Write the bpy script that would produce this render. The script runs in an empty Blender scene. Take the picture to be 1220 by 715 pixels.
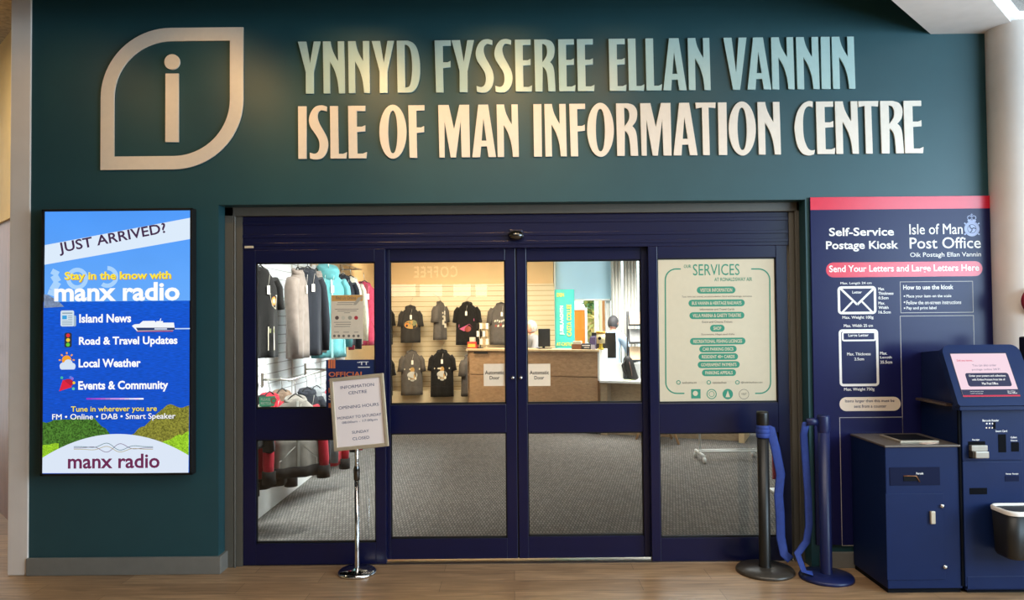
import bpy, bmesh, math, random
from mathutils import Vector, Matrix
random.seed(7)
C = bpy.context.scene.collection
sc = bpy.context.scene
W0, H0, FPX = 1220.0, 715.0, 880.0
CAM = Vector((0.0, -4.92, 1.67))
PITCH, ROLL = math.atan(0.024), 0.0092
# ---------------------------------------------------------------- camera
_F = Vector((0, math.cos(PITCH), math.sin(PITCH)))
_R0 = Vector((1, 0, 0)); _U0 = Vector((0, -math.sin(PITCH), math.cos(PITCH)))
_R = _R0 * math.cos(ROLL) - _U0 * math.sin(ROLL)
_U = _U0 * math.cos(ROLL) + _R0 * math.sin(ROLL)
cd = bpy.data.cameras.new('camera'); cam = bpy.data.objects.new('camera', cd); C.objects.link(cam)
m = Matrix((_R, _U, -_F)).transposed().to_4x4(); m.translation = CAM
cam.matrix_world = m
cd.sensor_width = 36.0; cd.lens = FPX / W0 * 36.0; cd.clip_start = 0.05; cd.clip_end = 200
sc.camera = cam
# ---------------------------------------------------------------- view, world, lights
sc.view_settings.view_transform = 'Standard'
try: sc.view_settings.look = 'None'
except Exception: pass
sc.view_settings.gamma = 1.0; sc.view_settings.use_curve_mapping = False
sc.view_settings.exposure = 0.0
sc.cycles.use_denoising = True
sc.cycles.max_bounces = 8; sc.cycles.transparent_max_bounces = 24
sc.cycles.caustics_reflective = False; sc.cycles.caustics_refractive = False
sc.cycles.sample_clamp_indirect = 4.0
wd = bpy.data.worlds.new('sky'); sc.world = wd; wd.use_nodes = True
wd.node_tree.nodes['Background'].inputs[0].default_value = (0.80, 0.92, 1.0, 1)
wd.node_tree.nodes['Background'].inputs[1].default_value = 4.2
def area(name, loc, target, sx, sy, power, col, spread=180):
    l = bpy.data.lights.new(name, 'AREA'); l.shape = 'RECTANGLE'; l.size = sx; l.size_y = sy
    l.energy = power; l.color = col; l.spread = math.radians(spread)
    o = bpy.data.objects.new(name, l); C.objects.link(o); o.location = loc
    o.rotation_euler = (Vector(target) - Vector(loc)).to_track_quat('-Z', 'Y').to_euler(); return o
def spot(name, loc, target, power, col, ang, blend=0.6, r=0.05):
    l = bpy.data.lights.new(name, 'SPOT'); l.energy = power; l.color = col
    l.spot_size = math.radians(ang); l.spot_blend = blend; l.shadow_soft_size = r
    o = bpy.data.objects.new(name, l); C.objects.link(o); o.location = loc
    o.rotation_euler = (Vector(target) - Vector(loc)).to_track_quat('-Z', 'Y').to_euler(); return o
WARM = (1.0, 0.60, 0.22); SOFT = (1.0, 0.88, 0.74); DAY = (0.56, 0.80, 1.0)
# daylight through the tall terminal windows on the right
area('daylight_right', (5.9, -3.6, 2.3), (2.2, -0.2, 2.0), 3.6, 2.4, 270, DAY)
area('daylight_far', (7.5, -8.0, 2.4), (0.0, -0.2, 1.6), 6.0, 2.2, 90, DAY)
# recessed lamps of the hall ceiling
area('hall_lamps', (0.9, -2.5, 3.57), (0.9, -2.5, 0), 3.6, 2.2, 119, SOFT, 160)
area('hall_lamps_far', (0.0, -7.5, 3.57), (0.0, -7.5, 0), 12.0, 3.0, 45, SOFT)
for i, (x, pw) in enumerate(((-2.9, 11), (-2.0, 26), (-1.03, 40), (-0.04, 42), (0.75, 16), (1.6, 5))):
    spot('sign_downlight', (x, -1.1, 3.58), (x, 0.0, 2.92), pw, WARM, 78, 0.9, 0.045)
# lamps of the shop, with one added fill light
area('shop_lamp_left', (-0.45, 2.6, 2.85), (-2.15, 2.6, 0.9), 4.4, 0.5, 105, (0.88, 0.97, 1.0), 75)
area('clothes_fill', (-1.0, 1.3, 2.88), (-1.9, 2.2, 0.5), 1.2, 0.6, 42, (1.0, 0.95, 0.88), 110)  # added fill light for the lower row of clothes
area('corridor_lamp', (-4.4, 0.2, 3.9), (-4.5, 0.9, 0), 0.8, 0.8, 45, (1.0, 0.80, 0.48))
area('shop_lamp_mid', (0.0, 3.0, 2.88), (0.0, 3.0, 0), 2.0, 3.0, 12, (1.0, 0.86, 0.68))
area('shop_lamp_back', (-0.7, 5.6, 2.85), (-0.8, 7.3, 1.3), 2.8, 0.8, 90, (1.0, 0.84, 0.62), 105)
area('shop_lamp_right', (2.4, 3.6, 2.85), (2.4, 3.8, 0), 2.2, 3.0, 85, (0.90, 0.96, 1.0))
area('shop_lamp_desk', (1.9, 5.9, 2.85), (1.7, 6.4, 0), 2.0, 1.0, 105, (1.0, 0.97, 0.92), 120)
# ---------------------------------------------------------------- helpers
def pix(px, py):
    return (_F * FPX + _R * (px - W0 / 2) - _U * (py - H0 / 2))
def P(px, py, Y):
    d = pix(px, py); return CAM + d * ((Y - CAM.y) / d.y)
def G(px, py, Z=0.0):
    d = pix(px, py); return CAM + d * ((Z - CAM.z) / d.z)
def sc_at(Y): return (Y - CAM.y) / FPX
def lin(c):
    if isinstance(c, str):
        c = c.lstrip('#'); c = [int(c[i:i + 2], 16) / 255 for i in (0, 2, 4)]
    return tuple((v / 12.92 if v <= 0.04045 else ((v + 0.055) / 1.055) ** 2.4) for v in c)
MATS = {}
def mat(name, col=(.5, .5, .5), rough=0.5, metal=0.0, emit=0.0, noise=0.0, nscale=30, bump=0.0, spec=0.5, coat=0.0, sheen=0.0, trans=0.0):
    if name in MATS: return MATS[name]
    m = bpy.data.materials.new(name); m.use_nodes = True; nt = m.node_tree; b = nt.nodes['Principled BSDF']
    c = lin(col)
    b.inputs['Base Color'].default_value = (*c, 1); b.inputs['Roughness'].default_value = rough
    b.inputs['Metallic'].default_value = metal; b.inputs['Specular IOR Level'].default_value = spec
    b.inputs['Coat Weight'].default_value = coat; b.inputs['Sheen Weight'].default_value = sheen
    if emit:
        b.inputs['Emission Color'].default_value = (*c, 1); b.inputs['Emission Strength'].default_value = emit
        b.inputs['Base Color'].default_value = (0.01, 0.01, 0.01, 1); b.inputs['Specular IOR Level'].default_value = 0.2
    if noise or bump:
        tc = nt.nodes.new('ShaderNodeTexCoord'); nz = nt.nodes.new('ShaderNodeTexNoise')
        nz.inputs['Scale'].default_value = nscale; nz.inputs['Detail'].default_value = 4
        nt.links.new(tc.outputs['Object'], nz.inputs['Vector'])
        if noise:
            r = nt.nodes.new('ShaderNodeValToRGB')
            r.color_ramp.elements[0].position = 0.3; r.color_ramp.elements[1].position = 0.7
            r.color_ramp.elements[0].color = (*[v * (1 - noise) for v in c], 1)
            r.color_ramp.elements[1].color = (*[min(1, v * (1 + noise)) for v in c], 1)
            nt.links.new(nz.outputs['Fac'], r.inputs['Fac'])
            nt.links.new(r.outputs['Color'], b.inputs['Emission Color' if emit else 'Base Color'])
        if bump:
            bp = nt.nodes.new('ShaderNodeBump'); bp.inputs['Strength'].default_value = bump; bp.inputs['Distance'].default_value = 0.01
            nt.links.new(nz.outputs['Fac'], bp.inputs['Height']); nt.links.new(bp.outputs['Normal'], b.inputs['Normal'])
    MATS[name] = m; return m
def glow(col, strength=1.0):
    n = 'glow_%s_%g' % (col if isinstance(col, str) else '_'.join('%.2f' % v for v in col), strength)
    return mat(n, col, 0.3, emit=strength)
def paint(col, rough=0.45): return mat('paint_%s_%g' % (col, rough), col, rough)
class MB:
    """collects shapes and links them as one mesh object"""
    def __init__(s, M=None): s.bm = bmesh.new(); s.mats = []; s.M = M; s.smooth_faces = []
    def mi(s, m):
        if m is None: return 0
        if m not in s.mats: s.mats.append(m)
        return s.mats.index(m)
    def face(s, pts, m=None, smooth=False):
        vs = [s.bm.verts.new(p) for p in pts]
        try: f = s.bm.faces.new(vs)
        except ValueError: return None
        f.material_index = s.mi(m); f.smooth = smooth; return f
    def box(s, x0, x1, y0, y1, z0, z1, m=None, bev=0.0, seg=2):
        r = bmesh.ops.create_cube(s.bm, size=1.0); vs = r['verts']
        for v in vs:
            v.co = Vector(((x0 + x1) / 2 + v.co.x * (x1 - x0), (y0 + y1) / 2 + v.co.y * (y1 - y0), (z0 + z1) / 2 + v.co.z * (z1 - z0)))
        fs = {f for v in vs for f in v.link_faces}
        for f in fs: f.material_index = s.mi(m)
        if bev > 0:
            bev = min(bev, 0.45 * min(abs(x1 - x0), abs(y1 - y0), abs(z1 - z0)))
            es = {e for f in fs for e in f.edges}
            r = bmesh.ops.bevel(s.bm, geom=list(es), offset=bev, segments=seg, profile=0.5, affect='EDGES')
            for f in r['faces']: f.material_index = s.mi(m)
    def prism(s, poly, vec, m=None):
        """polygon (3-D points) swept along vec"""
        vec = Vector(vec); a = [s.bm.verts.new(p) for p in poly]; b = [s.bm.verts.new(Vector(p) + vec) for p in poly]
        k = s.mi(m); n = len(a)
        for f in (a[::-1], b): s.bm.faces.new(f).material_index = k
        for i in range(n): s.bm.faces.new((a[i], a[(i + 1) % n], b[(i + 1) % n], b[i])).material_index = k
    def lathe(s, prof, c, m=None, seg=32, axis='Z', smooth=True):
        c = Vector(c); k = s.mi(m); rings = []
        def mk(r, h, a):
            x, y = r * math.cos(a), r * math.sin(a)
            return c + (Vector((x, y, h)) if axis == 'Z' else Vector((x, -h, y)) if axis == 'Y' else Vector((h, x, y)))
        for r, h in prof:
            if r <= 1e-6: rings.append([s.bm.verts.new(mk(0, h, 0))])
            else: rings.append([s.bm.verts.new(mk(r, h, 2 * math.pi * i / seg)) for i in range(seg)])
        for A, B in zip(rings, rings[1:]):
            for i in range(seg):
                j = (i + 1) % seg
                if len(A) == 1 and len(B) == 1: continue
                if len(A) == 1: q = (A[0], B[i], B[j])
                elif len(B) == 1: q = (A[i], A[j], B[0])
                else: q = (A[i], A[j], B[j], B[i])
                f = s.bm.faces.new(q); f.material_index = k; f.smooth = smooth
    def tube(s, pts, r, m=None, seg=12, cap=True, rs=None, flat=1.0, up=None):
        """round tube (or flattened) through pts; rs gives a radius per point"""
        pts = [Vector(p) for p in pts]; k = s.mi(m); rings = []
        n = len(pts)
        prev = None
        for i, p in enumerate(pts):
            t = (pts[min(i + 1, n - 1)] - pts[max(i - 1, 0)]).normalized()
            if prev is None:
                u = Vector(up) if up is not None else (Vector((0, 0, 1)) if abs(t.z) < 0.9 else Vector((1, 0, 0)))
            else: u = prev
            a = (u - t * u.dot(t)).normalized(); b = t.cross(a); prev = a
            rr = rs[i] if rs else r
            rings.append([s.bm.verts.new(p + a * (rr * math.cos(2 * math.pi * j / seg)) + b * (rr * flat * math.sin(2 * math.pi * j / seg))) for j in range(seg)])
        for A, B in zip(rings, rings[1:]):
            for i in range(seg):
                j = (i + 1) % seg
                f = s.bm.faces.new((A[i], A[j], B[j], B[i])); f.material_index = k; f.smooth = True
        if cap:
            s.bm.faces.new(rings[0][::-1]).material_index = k; s.bm.faces.new(rings[-1]).material_index = k
    def loft(s, rings, m=None, cap=True, smooth=True):
        k = s.mi(m); R = [[s.bm.verts.new(p) for p in r] for r in rings]; n = len(R[0])
        for A, B in zip(R, R[1:]):
            for i in range(n):
                j = (i + 1) % n
                f = s.bm.faces.new((A[i], A[j], B[j], B[i])); f.material_index = k; f.smooth = smooth
        if cap:
            s.bm.faces.new(R[0][::-1]).material_index = k; s.bm.faces.new(R[-1]).material_index = k
    def ell(s, c, rx, ry, rz, m=None, seg=20, rings=12, M=None):
        k = s.mi(m); r = bmesh.ops.create_uvsphere(s.bm, u_segments=seg, v_segments=rings, radius=1.0)
        for v in r['verts']:
            p = Vector((v.co.x * rx, v.co.y * ry, v.co.z * rz))
            if M: p = M @ p
            v.co = Vector(c) + p
        for f in {f for v in r['verts'] for f in v.link_faces}: f.material_index = k; f.smooth = True
    def build(s, name, parent=None, default=None, recalc=True, sub=0):
        if s.M is not None: bmesh.ops.transform(s.bm, matrix=s.M, verts=s.bm.verts)
        if recalc: bmesh.ops.recalc_face_normals(s.bm, faces=s.bm.faces)
        me = bpy.data.meshes.new(name); s.bm.to_mesh(me); s.bm.free()
        for m in (s.mats or [default]):
            if m: me.materials.append(m)
        o = bpy.data.objects.new(name, me); C.objects.link(o)
        if parent: adopt(o, parent)
        if sub:
            md = o.modifiers.new('smooth', 'SUBSURF'); md.levels = sub; md.render_levels = sub
        return o
def adopt(o, parent):
    o.parent = parent; o.matrix_parent_inverse = abs_inv(parent)
def abs_inv(p):
    m = Matrix.Identity(4); q = p
    while q is not None:
        b = Matrix.LocRotScale(q.location, q.rotation_euler, q.scale)
        m = q.matrix_parent_inverse @ b @ m if q.parent else b @ m
        q = q.parent
    return m.inverted()
def tag(o, label, cat, group=None):
    o['label'] = label; o['category'] = cat
    if group: o['group'] = group
    return o
def thing(name, loc, label, cat, group=None):
    o = bpy.data.objects.new(name, None); C.objects.link(o); o.location = loc; o.empty_display_size = 0.1
    return tag(o, label, cat, group)
def struct(o): o['kind'] = 'structure'; return o
def dup(root, offset, label, rotz=None, group=None):
    r = root.copy(); C.objects.link(r); r.location = Vector(root.location) + Vector(offset); r['label'] = label
    if rotz is not None: r.rotation_euler = (0, 0, rotz)
    if group: r['group'] = group
    for ch in list(root.children):
        c = ch.copy(); C.objects.link(c); c.parent = r
        for g in list(ch.children):
            d = g.copy(); C.objects.link(d); d.parent = c
    return r
# text outlines from the built-in font, as (verts, faces) in a 0..1 box plus its aspect
_TX = {}
def text_geo(s, bold=0.0, spacing=1.0):
    key = (s, bold, spacing)
    if key in _TX: return _TX[key]
    cu = bpy.data.curves.new('txt', 'FONT'); cu.body = s; cu.size = 1.0; cu.resolution_u = 3; cu.offset = bold; cu.space_character = spacing
    cu.fill_mode = 'FRONT'
    o = bpy.data.objects.new('txt', cu); C.objects.link(o)
    dg = bpy.context.evaluated_depsgraph_get(); e = o.evaluated_get(dg); me = e.to_mesh()
    vs = [(v.co.x, v.co.y) for v in me.vertices]; fs = [tuple(p.vertices) for p in me.polygons]
    e.to_mesh_clear(); bpy.data.objects.remove(o); bpy.data.curves.remove(cu)
    x0 = min(v[0] for v in vs); x1 = max(v[0] for v in vs); y0 = min(v[1] for v in vs); y1 = max(v[1] for v in vs)
    _TX[key] = ([((x - x0) / (x1 - x0), (y - y0) / (y1 - y0)) for x, y in vs], fs, (x1 - x0) / (y1 - y0)); return _TX[key]
class Sheet(MB):
    """flat artwork on a surface. mode 1: photo pixels on the wall plane y=Y; mode 2: top-left corner, edge vectors and a grid size (w, h)"""
    def __init__(s, Y=None, anchor=None, TL=None, Uv=None, Dv=None, grid=None, eps=0.0005):
        MB.__init__(s); s.eps = eps; s.lv = 0
        if Y is not None:
            s.O = P(anchor[0], anchor[1], Y); s.a = anchor; k = sc_at(Y); s.k = k
            s.U = Vector((k, 0, 0)); s.D = Vector((0, 0, -k)); s.N = Vector((0, -1, 0)); s.roll = ROLL
        else:
            s.O = Vector(TL); s.a = (0, 0); s.U = Vector(Uv) / grid[0]; s.D = Vector(Dv) / grid[1]; s.roll = 0
            s.N = s.D.cross(s.U).normalized()
    def pt(s, x, y, lv=0):
        dx, dy = x - s.a[0], y - s.a[1]
        if s.roll: dx, dy = dx - dy * s.roll, dy + dx * s.roll
        return s.O + s.U * dx + s.D * dy + s.N * (lv * s.eps)
    def off(s, cx, cy, dx, dy, lv): return s.pt(cx, cy, lv) + s.U * dx + s.D * dy
    def poly(s, pts, m, lv=1): return s.face([s.pt(x, y, lv) for x, y in pts], m)
    def rect(s, x0, y0, x1, y1, m, lv=1, r=0.0):
        cx, cy, w, h = (x0 + x1) / 2, (y0 + y1) / 2, (x1 - x0) / 2, (y1 - y0) / 2
        s.face([s.off(cx, cy, a, b, lv) for a, b in rr_pts(w, h, r)], m)
    def frame(s, x0, y0, x1, y1, t, m, lv=1, r=0.0):
        cx, cy, w, h = (x0 + x1) / 2, (y0 + y1) / 2, (x1 - x0) / 2, (y1 - y0) / 2
        a = rr_pts(w, h, max(r, 1e-4)); b = rr_pts(w - t, h - t, max(r - t, 1e-4)); n = len(a)
        for i in range(n):
            j = (i + 1) % n
            s.face([s.off(cx, cy, *a[i], lv), s.off(cx, cy, *a[j], lv), s.off(cx, cy, *b[j], lv), s.off(cx, cy, *b[i], lv)], m)
    def disc(s, cx, cy, r, m, lv=1, ry=None, n=24):
        s.face([s.off(cx, cy, r * math.cos(2 * math.pi * i / n), (ry or r) * math.sin(2 * math.pi * i / n), lv) for i in range(n)], m)
    def ring(s, cx, cy, r, t, m, lv=1, n=28, a0=0.0, a1=1.0):
        for i in range(n):
            A = [2 * math.pi * (a0 + (a1 - a0) * (i + j) / n) for j in (0, 1)]
            s.face([s.off(cx, cy, q * math.cos(A[j]), q * math.sin(A[j]), lv) for q, j in ((r, 0), (r, 1), (r - t, 1), (r - t, 0))], m)
    def line(s, pts, w, m, lv=1):
        for (x0, y0), (x1, y1) in zip(pts, pts[1:]):
            d = math.hypot(x1 - x0, y1 - y0) or 1; nx, ny = -(y1 - y0) / d * w / 2, (x1 - x0) / d * w / 2
            s.face([s.pt(x0 + nx, y0 + ny, lv), s.pt(x1 + nx, y1 + ny, lv), s.pt(x1 - nx, y1 - ny, lv), s.pt(x0 - nx, y0 - ny, lv)], m)
    def text(s, t, x0, y0, x1, y1, m, lv=2, bold=0.0, rot=0.0, spacing=1.0):
        """letters stretched into the box x0..x1, y0..y1; rot in degrees, anticlockwise"""
        fat = bold if 'M' in t else 0.0
        vs, fs, asp = text_geo(t, 0.0 if fat else bold, spacing); k = s.mi(m)
        if fat:
            e = fat * (y1 - y0) * 1.1
            for i, (sx, sy) in enumerate(((-1, -.5), (-1, .5), (1, -.5), (1, .5))): s.text_at(vs, fs, k, x0 + sx * e, y0 + sy * e, x1 + sx * e, y1 + sy * e, lv + .16 * (i + 1), rot)
        s.text_at(vs, fs, k, x0, y0, x1, y1, lv, rot)
    def text_at(s, vs, fs, k, x0, y0, x1, y1, lv, rot):
        cx, cy, w, h = (x0 + x1) / 2, (y0 + y1) / 2, x1 - x0, y1 - y0; c, q = math.cos(math.radians(rot)), math.sin(math.radians(rot))
        V = []
        for x, y in vs:
            a, b = (x - 0.5) * w, -(y - 0.5) * h
            V.append(s.bm.verts.new(s.off(cx, cy, a * c + b * q, -a * q + b * c, lv)))
        for f in fs:
            try: s.bm.faces.new([V[i] for i in f]).material_index = k
            except ValueError: pass
    def done(s, name, parent=None): return s.build(name, parent, recalc=False)
def rr_pts(w, h, r, n=6):
    if r <= 0: return [(-w, h), (w, h), (w, -h), (-w, -h)]
    r = min(r, w, h); o = []
    for sx, sy, a0 in ((1, 1, 0), (-1, 1, 90), (-1, -1, 180), (1, -1, 270)):
        for i in range(n + 1):
            a = math.radians(a0 + 90 * i / n); o.append((sx * (w - r) + r * math.cos(a), sy * (h - r) + r * math.sin(a)))
    return o[::-1]
def curve_mesh(contours, depth, bevel=0.0):
    """filled 2-D outline with holes -> bmesh, front at z=depth"""
    cu = bpy.data.curves.new('o', 'CURVE'); cu.dimensions = '2D'; cu.fill_mode = 'BOTH'; cu.extrude = depth / 2; cu.bevel_depth = bevel; cu.bevel_resolution = 1
    for c in contours:
        sp = cu.splines.new('POLY'); sp.points.add(len(c) - 1); sp.use_cyclic_u = True
        for p, (x, y) in zip(sp.points, c): p.co = (x, y, 0, 1)
    o = bpy.data.objects.new('o', cu); C.objects.link(o)
    e = o.evaluated_get(bpy.context.evaluated_depsgraph_get()); me = e.to_mesh(); bm = bmesh.new(); bm.from_mesh(me)
    e.to_mesh_clear(); bpy.data.objects.remove(o); bpy.data.curves.remove(cu)
    bmesh.ops.remove_doubles(bm, verts=bm.verts, dist=1e-5)
    return bm
def smooth_poly(pts, n=5):
    """points flagged with a third value are run through by a Catmull-Rom curve"""
    o = []; N = len(pts)
    for i in range(N):
        p1, p2 = pts[i], pts[(i + 1) % N]; o.append((p1[0], p1[1]))
        s1, s2 = len(p1) > 2, len(p2) > 2
        if not (s1 or s2): continue
        p0 = pts[i - 1] if s1 else p1; p3 = pts[(i + 2) % N] if s2 else p2
        for k in range(1, n):
            t = k / n; q = []
            for d in (0, 1):
                a, b, c, e = p0[d], p1[d], p2[d], p3[d]
                q.append(0.5 * (2 * b + (c - a) * t + (2 * a - 5 * b + 4 * c - e) * t * t + (3 * b - a - 3 * c + e) * t ** 3))
            o.append(tuple(q))
    return o
# ---------------------------------------------------------------- surface materials
def nodes(name, rough=0.5):
    m = bpy.data.materials.new(name); m.use_nodes = True; nt = m.node_tree; b = nt.nodes['Principled BSDF']; b.inputs['Roughness'].default_value = rough
    return m, nt, b
def wood_floor():
    m, nt, b = nodes('plank_floor', 0.32); L = nt.links.new; new = nt.nodes.new
    tc = new('ShaderNodeTexCoord'); br = new('ShaderNodeTexBrick'); br.offset = 0.37; br.squash = 1
    br.inputs['Scale'].default_value = 1; br.inputs['Brick Width'].default_value = 1.25; br.inputs['Row Height'].default_value = 0.185
    br.inputs['Mortar Size'].default_value = 0.0012; br.inputs['Mortar Smooth'].default_value = 0.2; br.inputs['Bias'].default_value = 0
    br.inputs['Color1'].default_value = (*lin('c9a47d'), 1); br.inputs['Color2'].default_value = (*lin('aa8764'), 1); br.inputs['Mortar'].default_value = (*lin('4a3523'), 1)
    L(tc.outputs['Object'], br.inputs['Vector'])
    mp = new('ShaderNodeMapping'); mp.inputs['Scale'].default_value = (1.3, 16, 1); L(tc.outputs['Object'], mp.inputs['Vector'])
    nz = new('ShaderNodeTexNoise'); nz.inputs['Scale'].default_value = 2.2; nz.inputs['Detail'].default_value = 7; nz.inputs['Distortion'].default_value = 0.9
    L(mp.outputs['Vector'], nz.inputs['Vector'])
    rp = new('ShaderNodeValToRGB'); rp.color_ramp.elements[0].position = 0.32; rp.color_ramp.elements[1].position = 0.72
    rp.color_ramp.elements[0].color = (*lin('9a9a9a'), 1); rp.color_ramp.elements[1].color = (*lin('ffffff'), 1); L(nz.outputs['Fac'], rp.inputs['Fac'])
    mx = new('ShaderNodeMixRGB'); mx.blend_type = 'MULTIPLY'; mx.inputs['Fac'].default_value = 0.75
    L(br.outputs['Color'], mx.inputs['Color1']); L(rp.outputs['Color'], mx.inputs['Color2']); L(mx.outputs['Color'], b.inputs['Base Color'])
    bp = new('ShaderNodeBump'); bp.inputs['Strength'].default_value = 0.12; bp.inputs['Distance'].default_value = 0.004
    L(nz.outputs['Fac'], bp.inputs['Height']); L(bp.outputs['Normal'], b.inputs['Normal']); return m
def carpet():
    m, nt, b = nodes('woven_carpet', 0.95); L = nt.links.new; new = nt.nodes.new
    tc = new('ShaderNodeTexCoord'); br = new('ShaderNodeTexBrick'); br.inputs['Scale'].default_value = 1; br.offset = 0.5
    br.inputs['Brick Width'].default_value = 0.026; br.inputs['Row Height'].default_value = 0.060; br.inputs['Mortar Size'].default_value = 0.0045; br.inputs['Mortar Smooth'].default_value = 0.6
    br.inputs['Color1'].default_value = (*lin('807c77'), 1); br.inputs['Color2'].default_value = (*lin('6a6762'), 1); br.inputs['Mortar'].default_value = (*lin('413f3e'), 1)
    L(tc.outputs['Object'], br.inputs['Vector'])
    nz = new('ShaderNodeTexNoise'); nz.inputs['Scale'].default_value = 60; L(tc.outputs['Object'], nz.inputs['Vector'])
    mx = new('ShaderNodeMixRGB'); mx.blend_type = 'OVERLAY'; mx.inputs['Fac'].default_value = 0.35
    L(br.outputs['Color'], mx.inputs['Color1']); L(nz.outputs['Fac'], mx.inputs['Color2']); L(mx.outputs['Color'], b.inputs['Base Color'])
    b.inputs['Specular IOR Level'].default_value = 0.1; return m
def slat_mat(name, col, dark, pitch=0.12, axis='Z'):
    m, nt, b = nodes(name, 0.4); L = nt.links.new; new = nt.nodes.new
    tc = new('ShaderNodeTexCoord'); sp = new('ShaderNodeSeparateXYZ'); L(tc.outputs['Object'], sp.inputs[0])
    d = new('ShaderNodeMath'); d.operation = 'DIVIDE'; d.inputs[1].default_value = pitch; L(sp.outputs[axis], d.inputs[0])
    f = new('ShaderNodeMath'); f.operation = 'FRACT'; L(d.outputs[0], f.inputs[0])
    g = new('ShaderNodeMath'); g.operation = 'LESS_THAN'; g.inputs[1].default_value = 0.10; L(f.outputs[0], g.inputs[0])
    mx = new('ShaderNodeMixRGB'); mx.inputs['Color1'].default_value = (*lin(col), 1); mx.inputs['Color2'].default_value = (*lin(dark), 1)
    L(g.outputs[0], mx.inputs['Fac']); L(mx.outputs['Color'], b.inputs['Base Color']); return m
def oak(name, a, c, axis=(1.2, 14, 14), rough=0.45):
    m, nt, b = nodes(name, rough); L = nt.links.new; new = nt.nodes.new
    tc = new('ShaderNodeTexCoord'); mp = new('ShaderNodeMapping'); mp.inputs['Scale'].default_value = axis; L(tc.outputs['Object'], mp.inputs['Vector'])
    nz = new('ShaderNodeTexNoise'); nz.inputs['Scale'].default_value = 2.4; nz.inputs['Detail'].default_value = 6; nz.inputs['Distortion'].default_value = 0.8; L(mp.outputs['Vector'], nz.inputs['Vector'])
    rp = new('ShaderNodeValToRGB'); rp.color_ramp.elements[0].position = 0.3; rp.color_ramp.elements[1].position = 0.72
    rp.color_ramp.elements[0].color = (*lin(a), 1); rp.color_ramp.elements[1].color = (*lin(c), 1); L(nz.outputs['Fac'], rp.inputs['Fac']); L(rp.outputs['Color'], b.inputs['Base Color']); return m
def glass_mat():
    m = bpy.data.materials.new('clear_glass'); m.use_nodes = True; nt = m.node_tree; nt.nodes.remove(nt.nodes['Principled BSDF'])
    out = nt.nodes['Material Output']; t = nt.nodes.new('ShaderNodeBsdfTransparent'); g = nt.nodes.new('ShaderNodeBsdfGlossy'); g.inputs['Roughness'].default_value = 0.0
    t.inputs['Color'].default_value = (0.97, 0.985, 0.98, 1)
    f = nt.nodes.new('ShaderNodeFresnel'); f.inputs['IOR'].default_value = 1.5; x = nt.nodes.new('ShaderNodeMixShader')
    nt.links.new(f.outputs[0], x.inputs[0]); nt.links.new(t.outputs[0], x.inputs[1]); nt.links.new(g.outputs[0], x.inputs[2]); nt.links.new(x.outputs[0], out.inputs[0]); return m
GLASS = glass_mat()
TEAL = mat('teal_wall_paint', '244d55', 0.45, noise=0.04, nscale=6, bump=0.02, spec=0.5)
GREYF = mat('grey_frame_coat', '5d5a52', 0.42, noise=0.03, nscale=20)
GREYK = mat('grey_skirting_coat', '7c7b76', 0.45, noise=0.04, nscale=15)
NAVY = mat('navy_door_coat', '0a1038', 0.28, noise=0.05, nscale=8)
BLACK = mat('black_rubber', '0b0b0d', 0.6, noise=0.1, nscale=40)
WHITEP = mat('white_plaster', 'efe6de', 0.7, noise=0.03, nscale=5, bump=0.03)
CHROME = mat('chrome', 'd8d8d8', 0.12, 1.0, noise=0.03, nscale=9)
STEEL = mat('brushed_steel', 'b9b4ab', 0.3, 1.0, noise=0.08, nscale=60)
# ---------------------------------------------------------------- setting: hall
def wx(px, py=400, Y=0.0): return P(px, py, Y).x
def wz(py, px=610, Y=0.0): return P(px, py, Y).z
OX0, OX1, OZ = wx(260.4, 450), wx(963, 450), wz(241, 610)
m = MB(); m.box(-9, 9, -13, 0.17, -0.1, 0); m.box(-9, -3.42, 0.17, 6.0, -0.1, 0); f = m.build('floor', default=wood_floor()); struct(f)
WL, WR = -3.21, 3.42
b = MB()
b.box(WL, OX0, 0, 0.13, 0, 4.3, TEAL); b.box(OX1, WR, 0, 0.13, 0, 4.3, TEAL); b.box(OX0, OX1, 0, 0.13, OZ, 4.3, TEAL)
struct(b.build('wall_front'))
b = MB(); b.box(-3.345, WL, -0.01, 0.13, 0, 4.3, WHITEP, 0.006); struct(b.build('trim_1'))
# round column at the right end of the wall, under a slanting beam
b = MB(); b.lathe([(0.17, 0), (0.17, 3.56)], (3.35, -0.06, 0), WHITEP, 48); struct(b.build('column'))
BZ = 3.55
b = MB(); b.prism([(2.83, 0, BZ), (3.43, 0, BZ), (3.43 - 3.0, -3.0, BZ), (2.83 - 3.0, -3.0, BZ)], (0, 0, 0.15), mat('beam_plaster', 'e8e3e0', 0.8, noise=0.04, nscale=8))
struct(b.build('ceiling_beam'))
b = MB(); b.prism([(-3.42, -0.5, 3.62), (2.30, -0.5, 3.62), (-0.2, -3.0, 3.62), (-0.2, -13, 3.62), (-9, -13, 3.62), (-9, -0.5, 3.62)], (0, 0, 0.2), mat('ceiling_dark', '3a3d3f', 0.9, noise=0.1)); struct(b.build('shade_slab'))  # unseen slab added above the view to shade the wall top
CT = mat('ceiling_tile', 'a3a09c', 0.9, noise=0.35, nscale=90)
b = MB(); b.prism([(3.43, 0, 3.70), (9, 0, 3.70), (9, -13, 3.70), (-2, -13, 3.70), (-2, -5.43, 3.70)], (0, 0, 0.08), CT); struct(b.build('ceiling_right'))
b = MB(); b.box(-9, 9, -13, 0.13, 4.3, 4.4, mat('ceiling_dark', '3a3d3f', 0.9, noise=0.1)); struct(b.build('ceiling'))
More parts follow.
